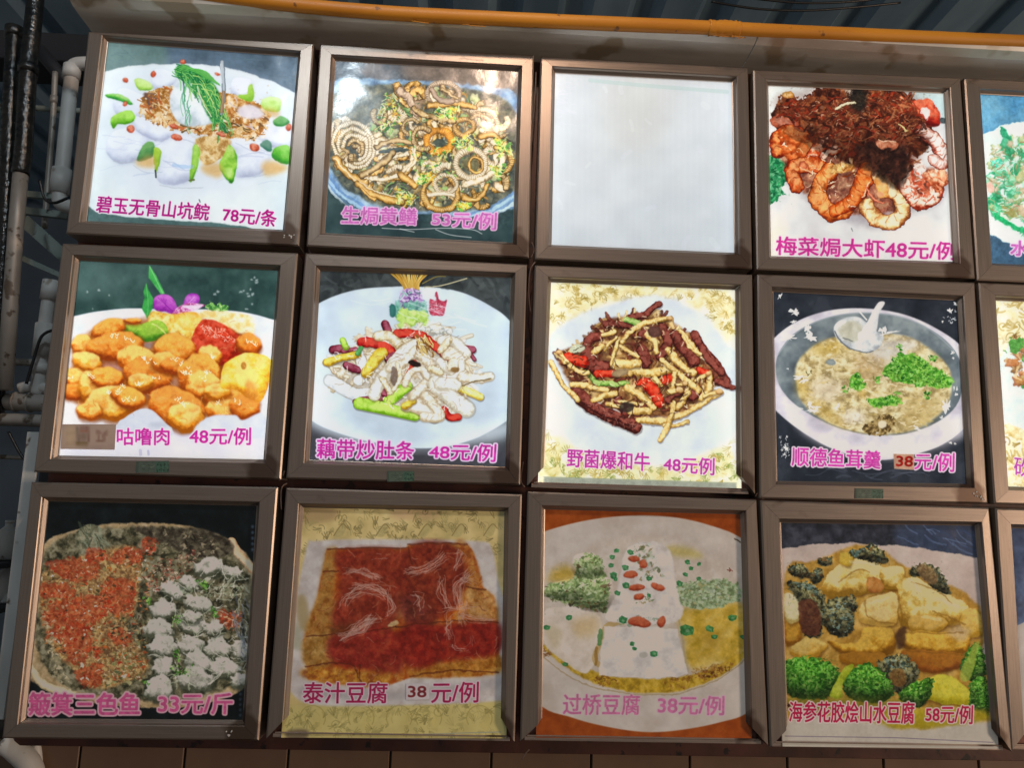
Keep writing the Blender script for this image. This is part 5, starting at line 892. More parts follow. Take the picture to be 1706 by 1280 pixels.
# ---------------------------------------------------------------- materials of the place
def metal_bar(name, c0, c1, metal=.75, rough=(.30, .50), streak=(1, 1, 60)):
    return grubby(name, c0, c1, rough, metal, 9.0, streak, .05, ((98, 82, 72), 9, .64), 30, 0.0)
BAR_H = metal_bar('brushed_bronze_aluminium_level', (138, 126, 117), (151, 139, 129), .76, (.30, .46), streak=(1.2, 1.2, 90))
BAR_V = metal_bar('brushed_bronze_aluminium_upright', (138, 126, 117), (151, 139, 129), .76, (.30, .46), streak=(90, 1.2, 1.2))
RAIL = metal_bar('bright_rail', (170, 150, 138), (200, 180, 165), .8, (.22, .35), (1, 1, 40))
HOUSING = grubby('box_housing', (92, 60, 52), (126, 84, 72), (.35, .55), .4, 20)
BOARD = grubby('mounting_board', (52, 30, 25), (80, 46, 37), (.4, .6), .2, 12, spots=((26, 16, 14), 40, .6))
SOFFIT = grubby('stained_sheet_steel', (178, 176, 170), (204, 202, 196), (.30, .45), .35, 6, (1, 4, 1), .08, ((158, 146, 128), 9, .56))
YELLOW = grubby('old_yellow_paint', (160, 100, 18), (196, 132, 30), (.4, .65), 0, 9, (.25, 1, 1), .2, ((112, 70, 26), 40, .68))
ROOF_M = grubby('blue_roof_sheet', (96, 122, 140), (128, 154, 172), (.35, .6), .3, 5, (1, .3, 1), .1)
DARKM = grubby('near_black_surface', (22, 24, 28), (36, 38, 44), (.6, .8), 0, 3)  # plain dark tone of beam, crate and shelves
GREASE = grubby('greasy_black_pipe', (14, 14, 14), (34, 32, 28), (.12, .34), 0, 30, (1, 1, 1), .9, ((96, 92, 84), 120, .72), 90)
GALV = grubby('dull_galvanised_pipe', (136, 130, 122), (168, 162, 154), (.4, .6), .3, 14, (1, 1, .4), .25, ((96, 84, 72), 36, .62))
PVC = grubby('grubby_white_plastic', (176, 174, 170), (205, 203, 198), (.4, .6), 0, 10, (1, 1, 1), .2, ((150, 138, 124), 22, .62))
PALE = grubby('pale_painted_metal', (176, 178, 176), (204, 206, 204), (.4, .6), 0, 12, (1, 1, .5), .1, ((92, 80, 66), 30, .64))
STEEL = grubby('green_grey_steel', (120, 134, 128), (150, 162, 156), (.4, .6), .2, 14, (1, 1, 1), .2, ((50, 48, 44), 30, .6))
TILE_M = grubby('brown_wall_tile', (98, 76, 60), (118, 94, 74), (.25, .45), 0, 6, (1, 1, 1), .05, ((70, 58, 46), 18, .66))
GROUT = grubby('grout', (52, 46, 40), (66, 58, 50), (.7, .9), 0, 30)
WIRE_M = grubby('wire_sleeve', (96, 78, 68), (130, 108, 96), (.35, .5), 0, 30)
BLACKW = grubby('black_wire_sleeve', (16, 16, 18), (26, 26, 28), (.35, .5), 0, 30)

# ---------------------------------------------------------------- large structure
def slab(name, x0, x1, y0, y1, z0, z1, mat, parent=None, bv=0):
    V, F = box_geo((x0, z0, TOP - y1), (x1, z1, TOP - y0)); o = mesh_obj(name, V, F, mat, parent)
    if bv: bevel(o, bv)
    return o
YB = at(850, 1256, .05)[1]
structure(slab('mounting_board', -.004, 2.30, -.018, YB, .050, .072, BOARD, None, .001))
# roof of corrugated sheet, ribs running away from the menu
V = []; F = []; n = 260; x0, x1 = -3.2, 5.2
for j, z in enumerate((-2.6, 3.4)):
    for i in range(n + 1):
        ph = (i % 8) / 8; h = .045 if ph in (.25, .375, .5) else 0.0
        V.append(W(x0 + (x1 - x0) * i / n, -1.0 + .10 * (z - 1) / 3 - h, z))
for i in range(n): F.append((i, i + 1, n + 2 + i, n + 1 + i))
structure(mesh_obj('roof', V, F, ROOF_M))
structure(slab('back_wall', -3.2, 5.2, -1.3, 2.60, 3.3, 3.35, grubby('dull_blue_wall', (84, 98, 110), (112, 126, 138), (.5, .8), 0, 1.5)))
V, F = box_geo((-4, -3.2, -.02), (6, 3.4, 0.0)); structure(mesh_obj('floor', V, F, grubby('floor_concrete', (60, 56, 52), (84, 78, 72), (.4, .7), 0, 2)))
beam = thing('roof_beam', 'dark steel beam under the roof beside the greasy black pipes', 'beam', AT(60, 74, .55))
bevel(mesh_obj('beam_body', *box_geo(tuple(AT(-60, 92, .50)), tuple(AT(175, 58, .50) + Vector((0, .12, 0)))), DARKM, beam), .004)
p, q = AT(66, 84, .45), AT(112, 138, .45)
tube('brace', [p, q], .016, DARKM, beam, 8)

# tiled wall under the boxes
YT = YB - .004
wall_base = structure(slab('tiled_wall', -1.2, 3.0, YT, 2.58, .080, .20, GROUT))
wall_base['_o'] = (0, 0, 0)
tw = .170; tx0 = at(307, 1268, .075)[0]
tile_mesh = None; rt = random.Random(3)
for r_ in range(3):
    for i in range(-8, 13):
        if tile_mesh is None:
            Vt, Ft = box_geo((.0018, 0, -.298), (tw - .0018, .006, -.0018)); o = mesh_obj('tile', Vt, Ft, TILE_M, wall_base); bevel(o, .0012, 1); tile_mesh = o.data
        else:
            o = bpy.data.objects.new('tile', tile_mesh); link(o, wall_base); bevel(o, .0012, 1)
        o.location = W(tx0 + i * tw, YT + r_ * .30 + rt.uniform(-.0004, .0004), .0735 + rt.uniform(0, .0008))

# the soffit above the menu and the yellow pole along its front edge
sf = thing('canopy_edge', 'stained grey sheet metal soffit running above the menu boxes', 'canopy', W(0, -.02, -.02))
prof = [(-.016, .060), (-.019, .020), (-.020, -.010), (-.022, -.034), (-.028, -.052), (-.040, -.058), (-.046, -.050)]   # (y, z)
def sheet(name, xa, xb, mat):
    V = []; F = []; m = len(prof)
    for x in (xa, xb):
        for (y, z) in prof: V.append(W(x, y, z))
        for (y, z) in prof: V.append(W(x, y - .0016, z + .0012))
    for k in range(m - 1):
        F.append((k, k + 1, 2 * m + k + 1, 2 * m + k)); F.append((m + k, 3 * m + k, 3 * m + k + 1, m + k + 1))
    F.append(tuple(range(m)) + tuple(range(2 * m - 1, m - 1, -1))); F.append(tuple(range(3 * m - 1, 2 * m - 1, -1)) + tuple(range(3 * m, 4 * m)))
    F.append((0, 2 * m, 3 * m, m)); F.append((m - 1, 2 * m - 1, 4 * m - 1, 3 * m - 1))
    return mesh_obj(name, V, F, mat, sf, smooth=False)
seam = at(1253, 100, -.02)[0]
sheet('sheet_panel', -.020, seam - .0008, SOFFIT); sheet('sheet_panel', seam + .0008, 2.30, SOFFIT)
zp = -.052
pole = thing('yellow_pole', 'long yellow painted pole running along the top edge of the menu', 'pole', AT(900, 34, zp))
pp = densify([AT(u, v, zp) for u, v in ((60, -40), (290, -14), (600, 18), (900, 34), (1180, 46), (1300, 52), (1500, 61), (1706, 70), (1900, 79))], 10)
tube('pole_body', pp, .0124, YELLOW, pole, 20, .015, 2)
rr = random.Random(8); tp_ = densify([AT(u, v, zp) for u, v in ((1180, 46), (1205, 47), (1232, 48.5))], 8)
V, F = tube_geo(tp_, [.0132 + rr.uniform(0, .0015) for _ in tp_], 18, True, .05, 4)
mesh_obj('tape_wrap', V, F, YELLOW, pole, True)
for k, (u, v) in enumerate(((1190, 60), (1222, 62), (770, 42), (690, 36))):
    a = AT(u, v - 3, zp - .003); pts = [a + Vector((rr.uniform(-.004, .012) * j, rr.uniform(-.001, .001), -.0016 * abs(j - 2) + rr.uniform(-.001, .001))) for j in range(5)]
    tube('tape_shred', pts, .0007, YELLOW, pole, 5)

# wires hanging below the roof
for pts, lab in (([(1185, 2), (1260, 14), (1340, 17), (1420, 12), (1500, 4)], 'thin black cable sagging across the roof above the yellow pole, the lower one'),
                 ([(1230, -6), (1330, 4), (1420, 2), (1500, -8)], 'thin black cable above the other, mostly out of view under the roof')):
    o = tube('hanging_cable', densify([AT(u, v, .60) for u, v in pts], 6), .0032, BLACKW, None, 8); tag(o, lab, 'cable')

# ---------------------------------------------------------------- pipes and steelwork on the left
def PX(px, z): return px / FPX * (z - CB[2]) * 1.03
def pipe(name, label, cat, pts, px, z, mat, parts=()):
    t = thing(name, label, cat, AT(*pts[0], z))
    tube('pipe_body', densify([AT(u, v, z) for u, v in pts], 5), PX(px / 2, z), mat, t, 20, .02, 3)
    for nm, ps, w_, m in parts: tube(nm, [AT(u, v, z) for u, v in ps], PX(w_ / 2, z), m, t, 20)
    return t
pipe('black_pipe', 'right of the two greasy black pipes at far left, turning grey lower down', 'pipe', [(62, -40), (56, 30), (47, 120), (40, 240), (34, 290)], 27, .10, GREASE,
     [('lower_length', [(34.5, 288), (27, 375), (18, 500), (8, 650)], 23, GALV), ('pipe_clamp', [(47.5, 108), (46.5, 122)], 31, GREASE)])
pipe('black_pipe', 'left of the two greasy black pipes, nearest the photo edge', 'pipe', [(24, 50), (20, 130), (14, 250), (8, 380), (0, 520), (-8, 700)], 25, .12, GREASE, [('end_cap', [(24.5, 46), (23.5, 62)], 29, GREASE)])
pipe('plastic_pipe', 'grubby white plastic pipe with an elbow beside the top left menu box', 'pipe', [(160, 106), (134, 106), (122, 112), (119, 132), (112, 200), (104, 280), (99, 322), (103, 340), (125, 346)], 23, .16, PVC,
     [('collar', [(121, 110), (118, 131)], 28, PVC), ('collar', [(103.5, 282), (98.5, 322)], 30, PVC)])
pipe('plastic_pipe', 'short grey plastic pipe with fittings beside the sweet and sour pork box', 'pipe', [(86, 470), (80, 505), (74, 550), (68, 600), (62, 660)], 20, .14, PVC,
     [('collar', [(86, 468), (81, 500)], 26, PVC), ('fitting', [(76, 540), (70, 594)], 29, PVC), ('collar', [(68, 606), (66, 622)], 25, PVC), ('nut', [(63, 562), (80, 564)], 12, GALV)])
pipe('level_pipe', 'upper level pipe with ribbed joint left of the second row', 'pipe', [(-30, 669), (20, 670), (100, 673)], 27, .13, GALV, [('joint_ring', [(25, 670), (28, 670)], 32, GALV), ('joint_ring', [(49, 671), (52, 671)], 32, GALV)])
pipe('level_pipe', 'lower thinner level pipe left of the second row', 'pipe', [(-30, 699), (30, 700), (100, 703)], 20, .12, GALV)
pipe('pipe_stub', 'short pale stub resting above the level pipes', 'pipe', [(34, 648), (50, 645), (100, 650)], 18, .14, PVC)
pipe('drain_pipe', 'pale curved drain pipe below the bottom left corner of the menu', 'pipe', [(8, 1236), (28, 1252), (46, 1270), (58, 1300), (64, 1340)], 32, .06, PALE)
pipe('drain_pipe', 'short upright pale pipe behind the curved drain pipe', 'pipe', [(60, 1240), (63, 1262), (66, 1300)], 15, .075, PALE)

pipe('plastic_pipe', 'thin grey conduit behind the elbow pipe, partly hidden by the top left box', 'pipe', [(92, 120), (88, 200), (80, 300), (74, 380)], 9, .30, GALV, [('collar', [(90, 160), (89, 172)], 12, GALV)])
pipe('level_pipe', 'narrow level pipe crossing behind the black pipes near the top', 'pipe', [(-30, 176), (60, 180), (150, 186)], 10, .34, STEEL)
pipe('level_pipe', 'rusty level pipe behind the short grey fittings pipe', 'pipe', [(-30, 600), (50, 604), (120, 606)], 12, .30, GALV)
pipe('level_pipe', 'thin level rod beside the lower black pipe end', 'pipe', [(-30, 760), (60, 764)], 7, .25, GALV)
for pts, lab in (([(66, 300), (74, 330), (90, 338), (112, 330)], 'loose black wire drooping behind the elbow pipe'), ([(44, 640), (56, 600), (70, 560), (96, 548)], 'loose black wire tied to the grey fittings pipe'), ([(14, 720), (36, 760), (52, 770), (70, 756)], 'loose black wire under the level pipes')):
    o = tube('loose_wire', densify([AT(u, v, .11) for u, v in pts], 6), .0028, BLACKW, None, 8); tag(o, lab, 'cable')
def strap(name, label, cat, a, b, w0, w1, z, mat, dz=.004, lip=.012):
    t = thing(name, label, cat, AT(*a, z))
    A, B = AT(*a, z), AT(*b, z); d = (B - A).normalized(); nn = Vector((-d.z, 0, d.x)); ha, hb = PX(w0 / 2, z), PX(w1 / 2, z)
    def plate(nm, A, B, ha, hb, y0, y1):
        V = []
        for P_, h in ((A, ha), (B, hb)):
            for s in (-1, 1):
                for y in (y0, y1): V.append(P_ + nn * h * s + Vector((0, y, 0)))
        o = mesh_obj(nm, V, [(0, 1, 3, 2), (4, 6, 7, 5), (0, 4, 5, 1), (2, 3, 7, 6), (0, 2, 6, 4), (1, 5, 7, 3)], mat, t); bevel(o, .0006, 1)
    plate('flange', A, B, ha, hb, 0, dz)
    e = nn * (ha - dz / 2); plate('web', A - e, B - nn * (hb - dz / 2), dz / 2, dz / 2, dz + .0005, lip)
    return t
strap('steel_angle', 'wide slanting green grey steel angle left of the top row', 'steel angle', (38, 366), (112, 432), 21, 20, .22, STEEL)
strap('steel_angle', 'narrow slanting pale steel strip under the wide angle', 'steel angle', (36, 430), (108, 462), 9, 8, .20, STEEL)
strap('steel_angle', 'upper level pale steel bar behind the plastic pipe', 'steel angle', (40, 322), (110, 328), 11, 10, .24, STEEL)
strap('steel_angle', 'lower level steel bar behind the plastic pipe elbow', 'steel angle', (40, 350), (112, 358), 12, 12, .26, STEEL)
strap('edge_strip', 'white painted metal strip standing along the lower left edge of the menu', 'metal strip', (57, 720), (-4, 1200), 22, 16, .055, PALE)
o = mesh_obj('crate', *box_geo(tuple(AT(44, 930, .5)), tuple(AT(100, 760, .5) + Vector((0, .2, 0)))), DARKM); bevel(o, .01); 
for k, (u, v, r0, h0) in enumerate(((8, 905, 15, 56), (2, 978, 14, 54))):  # made-up pale bottle shapes standing in for bright gaps to daylight
    t = thing('daylight_gap_standin', ('upper', 'lower')[k] + ' pale bottle-shaped daylight-gap jug on a dark shelf at the far left edge', 'standin', AT(u, v + h0 / 2, .4))
    base = AT(u, v + h0 / 2, .4); r1 = PX(r0, .4); hh = PX(h0, .4); pf = [(0, 0), (.85, 0), (1, .06), (1, .62), (.8, .8), (.4, .9), (.36, 1.0), (0, 1.0)]
    V = []; F = []; m = 20
    for a_, b_ in pf:
        for i in range(m): V.append(base + Vector((math.cos(i / m * 6.2832) * r1 * max(a_, .01), math.sin(i / m * 6.2832) * r1 * max(a_, .01), hh * b_)))
    for a_ in range(len(pf) - 1):
        for i in range(m): F.append((a_ * m + i, a_ * m + (i + 1) % m, (a_ + 1) * m + (i + 1) % m, (a_ + 1) * m + i))
    mesh_obj('standin_body', V, F, PALE, t, True)
    tube('cap', [base + Vector((0, 0, hh * .99)), base + Vector((0, 0, hh * 1.06))], r1 * .42, PALE, t, 14)
    x_, y_ = at(u, v + h0 / 2, .4)
    s_ = slab('shelf', x_ - .12, x_ + .04, y_ + .001, y_ + .012, .32, .50, DARKM, None, .002); tag(s_, ('upper', 'lower')[k] + ' dark shelf under a pale daylight-gap jug at the far left', 'shelf')
tag(o, 'dark crate left of the lower menu boxes', 'crate')

# ---------------------------------------------------------------- the menu light boxes
OUT = {(0, 0): [(146, 51), (523, 71), (109, 389), (498, 410)], (0, 1): [(532.7, 72), (890, 90), (510, 410), (881.5, 430)], (0, 2): [(901, 92), (1247, 111), (891, 432), (1254, 448)],
       (0, 3): [(1255, 115), (1601, 128), (1261, 449), (1626, 464)], (0, 4): [(1607, 128), None, (1629, 467), None],
       (1, 0): [(103, 405), (496, 421), (55, 787), (468, 800)], (1, 1): [(508, 421), (878.5, 440), (476, 798), (867, 809)], (1, 2): [(891, 441), (1254, 457), (878, 810), (1259, 824)],
       (1, 3): [(1262, 456), (1625, 470), (1266, 831), (1647, 840)], (1, 4): [(1631, 470), None, (1657, 840), None],
       (2, 0): [(51, 803), (463, 812), (2, 1232), (431, 1236)], (2, 1): [(476, 813), (870, 824), (442, 1233), (858, 1238)], (2, 2): [(879, 819), (1261, 833), (866, 1237), (1281, 1244)],
       (2, 3): [(1267, 833.5), (1649, 846), (1283, 1247), (1688, 1255)], (2, 4): [(1658.5, 847), None, (1685, 1253), None]}
# place, painter, backlight strength, tint of the backlight, white level of the print, open bottom, label
LIT = (.88, .96, 1.03)
MENUS = [
    ((0, 0), menu_carp, .74, LIT, .96, 0, 'lit menu light box showing white tofu blocks, browned fish and green pepper, priced 78'),
    ((0, 1), menu_eel, .64, (1, .98, .96), .70, 0, 'menu light box showing a pan of coiled eel with chopped greens, lamp glare on it'),
    ((0, 2), menu_blank, .70, LIT, .86, 0, 'blank white lit box with no dish picture in it'),
    ((0, 3), menu_prawns, .70, (1, .99, .97), .74, 0, 'lit menu light box showing red brown prawns under dark preserved greens'),
    ((0, 4), menu_cress, .80, (.95, 1, 1), .80, 0, 'lit menu box at the right edge, top row, green stir fry on blue ground'),
    ((1, 0), menu_sweet_pork, .80, (.97, .97, 1), .80, 0, 'lit menu light box showing orange sweet and sour pork with a purple orchid'),
    ((1, 1), menu_tripe, .74, LIT, .76, 0, 'lit menu light box showing pale tripe strips with red pepper on a white plate'),
    ((1, 2), menu_mushroom_beef, .78, (1, 1, .98), .84, 1, 'brightest lit menu box, beef strips with slim mushrooms on brocade paper'),
    ((1, 3), menu_fish_soup, .64, (1, .98, .97), .70, 0, 'menu light box showing a bowl of fish soup with spring onion and a spoon'),
    ((1, 4), menu_brocade_edge, .82, (1, 1, .97), .82, 0, 'lit menu box cut by the right edge, middle row, brown dish on brocade paper'),
    ((2, 0), menu_winnow_fish, .0, LIT, (.50, .46, .42), 0, 'unlit menu box showing red roe and white fish balls in a round tray'),
    ((2, 1), menu_braised_tofu, .0, LIT, (.58, .46, .35), 1, 'unlit menu box showing a deep red block of tofu on yellow brocade paper'),
    ((2, 2), menu_bridge_tofu, .0, LIT, (.66, .55, .44), 1, 'unlit menu box with orange corners showing white tofu with red berries'),
    ((2, 3), menu_cucumber_tofu, .0, LIT, (.68, .56, .45), 1, 'unlit menu box showing golden tofu with broccoli, priced 58'),
    ((2, 4), menu_dark_edge, .0, LIT, (.66, .56, .46), 1, 'unlit dark blue menu box cut off by the right edge, bottom row'),
]
ZF = .0105; TEX = 640
def light_panel_mat(strength, col):
    m, nt, b = new_mat('light_panel'); N = nt.nodes; L = nt.links
    b.inputs['Base Color'].default_value = (.75, .75, .73, 1); b.inputs['Roughness'].default_value = .5
    if strength > 0:                       # edge-lit sheet: the LED strips run up its two sides
        tc = N.new('ShaderNodeTexCoord'); sp = N.new('ShaderNodeSeparateXYZ'); L.new(tc.outputs['UV'], sp.inputs[0])
        def mth(op, a, bb):
            n = N.new('ShaderNodeMath'); n.operation = op
            for i, q in enumerate((a, bb)):
                if isinstance(q, (int, float)): n.inputs[i].default_value = q
                else: L.new(q, n.inputs[i])
            return n.outputs[0]
        e = mth('ABSOLUTE', mth('SUBTRACT', mth('MULTIPLY', sp.outputs[0], 2.0), 1.0), 0)
        s = mth('ADD', mth('MULTIPLY', mth('POWER', e, 12.0), .6), mth('MULTIPLY', mth('POWER', e, 2.0), .10))
        tn = N.new('ShaderNodeTexNoise'); tn.inputs['Scale'].default_value = 2.2; L.new(tc.outputs['UV'], tn.inputs['Vector'])
        s = mth('MULTIPLY', mth('ADD', mth('ADD', s, .86), mth('MULTIPLY', tn.outputs['Fac'], .14)), strength)
        b.inputs['Emission Color'].default_value = (*col, 1); L.new(s, b.inputs['Emission Strength'])
    return m
PANELS = {}
def film_mat(name, img, lit):
    m = bpy.data.materials.new(name); m.use_nodes = True; nt = m.node_tree; N = nt.nodes; L = nt.links
    N.remove(N['Principled BSDF']); out = N['Material Output']
    tx = N.new('ShaderNodeTexImage'); tx.image = img; tx.extension = 'EXTEND'
    tr = N.new('ShaderNodeBsdfTransparent'); L.new(tx.outputs[0], tr.inputs[0])
    df = N.new('ShaderNodeBsdfDiffuse'); L.new(tx.outputs[0], df.inputs[0])
    mx = N.new('ShaderNodeMixShader'); mx.inputs[0].default_value = .40 if lit else 1.0
    if lit: L.new(tr.outputs[0], mx.inputs[1])
    L.new(df.outputs[0], mx.inputs[2])
    # clear cover sheet, slightly wavy and smeared
    tc = N.new('ShaderNodeTexCoord'); n1 = N.new('ShaderNodeTexNoise'); n1.inputs['Scale'].default_value = 5.5; n1.inputs['Detail'].default_value = 2; L.new(tc.outputs['Object'], n1.inputs['Vector'])
    n2 = N.new('ShaderNodeTexNoise'); n2.inputs['Scale'].default_value = 42; n2.inputs['Detail'].default_value = 4; L.new(tc.outputs['Object'], n2.inputs['Vector'])
    b1 = N.new('ShaderNodeBump'); b1.inputs['Strength'].default_value = 1.0; b1.inputs['Distance'].default_value = WAVE; L.new(n1.outputs['Fac'], b1.inputs['Height'])
    b2 = N.new('ShaderNodeBump'); b2.inputs['Strength'].default_value = .35; b2.inputs['Distance'].default_value = .0012; L.new(n2.outputs['Fac'], b2.inputs['Height']); L.new(b1.outputs[0], b2.inputs['Normal'])
    gl = N.new('ShaderNodeBsdfGlossy'); L.new(b2.outputs[0], gl.inputs['Normal'])
    mr = N.new('ShaderNodeMapRange'); mr.inputs[3].default_value = .10; mr.inputs[4].default_value = .26; L.new(n2.outputs['Fac'], mr.inputs[0]); L.new(mr.outputs[0], gl.inputs['Roughness'])
    fr = N.new('ShaderNodeFresnel'); fr.inputs['IOR'].default_value = 1.48; L.new(b1.outputs[0], fr.inputs['Normal'])
    m2 = N.new('ShaderNodeMixShader'); L.new(fr.outputs[0], m2.inputs[0]); L.new(mx.outputs[0], m2.inputs[1]); L.new(gl.outputs[0], m2.inputs[2]); L.new(m2.outputs[0], out.inputs[0])
    return m
def lerp2(Q, u, v): return (Q[0] * (1 - u) + Q[1] * u) * (1 - v) + (Q[2] * (1 - u) + Q[3] * u) * v
def make_image(name, arr):
    h, w_ = arr.shape[:2]; im = bpy.data.images.new(name, w_, h); b = np.ones((h, w_, 4), np.float32); b[..., :3] = np.clip(arr[::-1], 0, 1)
    im.pixels.foreach_set(b.ravel()); im.update(); im.pack(); return im
def to_photo(X, Y, Z):
    P_ = np.stack([X - CB[0], Y - CB[1], Z - CB[2]], -1) @ R.T
    return 853 + FPX * P_[..., 0] / P_[..., 2], 640 + FPX * P_[..., 1] / P_[..., 2]
def s2l(a): return np.where(a <= .04045, a / 12.92, ((a + .055) / 1.055) ** 2.4)
def l2s(a): return np.where(a <= .0031308, a * 12.92, 1.055 * np.maximum(a, 1e-9) ** (1 / 2.4) - .055)

for (rc, painter, power, col, white, open_, label) in MENUS:
    cv, quad = painter(); ox, oy, s_ = cv.o; O = []
    for k, p in enumerate(OUT[rc]): O.append(np.array(at(*p, 0)) if p else None)
    if O[1] is None: O[1] = O[0] + (.397, -.001); O[3] = O[2] + (.398, -.001)
    vis = [at(ox + x / s_, oy + y / s_, ZF) for x, y in (quad[0], quad[1], quad[3], quad[2])]
    I = [np.array(v) for v in vis]
    if rc[1] == 4:
        I[1] = np.array([O[1][0] - .030, I[0][1]]); I[3] = np.array([O[3][0] - .030, I[2][1]])
    O = [np.array(o_) for o_ in O]
    box = thing('menu_light_box', label, 'menu box', W(*(O[2] + O[3]) / 2, .02), 'menu light boxes mounted in rows')
    # mitre corners of the frame: for a box whose bottom bar is missing the side bars still end in mitres
    J = [i_.copy() for i_ in I]
    if open_:
        J[2] = np.array([I[2][0] + (I[0][0] - I[2][0]) * .08, O[2][1] - .034]); J[3] = np.array([I[3][0] + (I[1][0] - I[3][0]) * .08, O[3][1] - .034])
    sgn = [(-1, -1), (1, -1), (-1, 1), (1, 1)]
    def ring(base, d, z): return [W(*(base[k] + np.array(sgn[k]) * d), z) for k in range(4)]
    bw = .0062
    prof_ = [ring(O, -.0004, .046), ring(O, -.0004, .0024), ring(O, -.0030, .0004), ring(J, bw + .0012, .0), ring(J, bw, .0012), ring(J, bw - .0012, .0050), ring(J, .0012, .0098), ring(J, .0, .0104), ring(J, .0, .0135)]
    for nm, a, b, m in (('top', 0, 1, BAR_H), ('bottom', 3, 2, BAR_H), ('left', 2, 0, BAR_V), ('right', 1, 3, BAR_V)):
        if open_ and nm == 'bottom': continue
        V = []; g = .00022
        for rg in prof_:
            d = (rg[b] - rg[a]).normalized(); V += [rg[a] + d * g, rg[b] - d * g]
        n = len(prof_); F = [(2 * i, 2 * i + 2, 2 * i + 3, 2 * i + 1) for i in range(n - 1)]
        F += [tuple(2 * i for i in range(n))[::-1], tuple(2 * i + 1 for i in range(n)), (0, 1, 2 * n - 1, 2 * n - 2)]
        mesh_obj('frame_bar', V, F, m, box)
    # housing behind, light panel and film
    hx0, hx1 = max(O[0][0], O[2][0]) + .004, min(O[1][0], O[3][0]) - .004; hy0, hy1 = max(O[0][1], O[1][1]) + .004, min(O[2][1], O[3][1]) - .004
    slab('housing', hx0, hx1, hy0, hy1, .0165, .048, HOUSING, box, .001)
    key = (power, col)
    if key not in PANELS: PANELS[key] = light_panel_mat(power, col)
    e = .028; Q = [np.array(lerp2(I, u, v)) for u, v in ((-e, -e), (1 + e, -e), (-e, 1 + e if not open_ else 1.004), (1 + e, 1 + e if not open_ else 1.004))]
    zz = ZF + .0028
    V = [W(*Q[0], zz), W(*Q[1], zz), W(*Q[3], zz), W(*Q[2], zz)]
    uvq = [(0, 1), (1, 1), (1, 0), (0, 0)]
    V2 = V + [v_ + Vector((0, .002, 0)) for v_ in V]
    mesh_obj('light_panel', V2, [(0, 3, 2, 1), (4, 5, 6, 7), (0, 1, 5, 4), (1, 2, 6, 5), (2, 3, 7, 6), (3, 0, 4, 7)], PANELS[key], box, uv=uvq + uvq)
    # picture: the painting seen square-on
    g = (np.arange(TEX) + .5) / TEX; U, Vv = np.meshgrid(g, g); Qa = np.array(Q)
    X = (Qa[0, 0] * (1 - U) + Qa[1, 0] * U) * (1 - Vv) + (Qa[2, 0] * (1 - U) + Qa[3, 0] * U) * Vv
    Y = (Qa[0, 1] * (1 - U) + Qa[1, 1] * U) * (1 - Vv) + (Qa[2, 1] * (1 - U) + Qa[3, 1] * U) * Vv
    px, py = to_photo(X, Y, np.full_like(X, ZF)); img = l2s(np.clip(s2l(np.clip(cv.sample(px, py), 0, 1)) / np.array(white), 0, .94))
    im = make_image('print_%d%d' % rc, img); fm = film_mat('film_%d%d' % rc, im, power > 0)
    nx = 8; V = []; uv = []; F = []
    for j in range(nx + 1):
        for i in range(nx + 1):
            p = lerp2(Qa, i / nx, j / nx); V.append(W(*p, ZF)); uv.append((i / nx, 1 - j / nx))
    for j in range(nx):
        for i in range(nx): k = j * (nx + 1) + i; F.append((k, k + nx + 1, k + nx + 2, k + 1))
    pr = mesh_obj('menu_print' if painter is not menu_blank else 'diffuser_sheet', V, F, fm, box, uv=uv)
    # a small paper patch stuck on the print
    def patch(nm, cq, mat_, dz=.0005, thick=.0004, uvs=None):
        P_ = [np.array(at(ox + x / s_, oy + y / s_, ZF - dz)) for x, y in cq]        # TL TR BR BL
        f = [W(*p_, ZF - dz - thick) for p_ in P_]; bk = [W(*p_, ZF - dz) for p_ in P_]
        if uvs is None:
            A_ = Qa[1] - Qa[0]; B_ = Qa[2] - Qa[0]; uvs = []
            for p_ in P_:
                u, v = .5, .5
                for _ in range(12):
                    r_ = np.array(lerp2(Qa, u, v)) - p_; du, dv = np.linalg.solve(np.c_[A_, B_], r_); u -= du; v -= dv
                uvs.append((u, 1 - v))
        return mesh_obj(nm, f + bk, [(0, 3, 2, 1), (0, 1, 5, 4), (1, 2, 6, 5), (2, 3, 7, 6), (3, 0, 4, 7)], mat_, box, uv=list(uvs) + list(uvs))
    if painter is menu_fish_soup: patch('price_patch', [(745, 989), (852, 991), (852, 1071), (749, 1065)], fm)
    if painter is menu_braised_tofu: patch('price_patch', [(673, 967), (781, 965), (781, 1041), (673, 1043)], film_mat('patch_paper', im, False))
    if painter is menu_sweet_pork:
        st = Cv(95, 695, 15.51, [(110, 185), (1530, 185), (1490, 850), (90, 850)], '8c7c74', 7, k=.1)
        st.P([(0, 0), (1700, 0), (1700, 1000), (0, 1000)], '7c6c6c 94847a a08e80', tex=16, sm=False, soft=0); st.P([(250, 260), (510, 240), (500, 760), (250, 760)], 'a8967c b0a088', tex=4, soft=1, sm=False)
        for y in range(290, 760, 62): st.S([(270, y), (500, y + 8)], 26, '8a7866', a=.5, sm=False)
        st.S([(540, 280), (560, 700)], 40, '4c4438', sm=False, a=.8); st.S([(800, 270), (820, 640)], 34, '5c4038', sm=False, a=.8); st.S([(620, 290), (780, 290)], 26, '6c4c40', sm=False); st.S([(620, 360), (780, 360)], 24, '8c5c4c', sm=False)
        st.P([(600, 390), (770, 400), (770, 640), (600, 640)], '645850 7c665c', tex=4, sm=False); st.S([(510, 680), (780, 680)], 26, '6c5c40', sm=False); st.S([(520, 740), (800, 745)], 26, '6c5c40', sm=False)
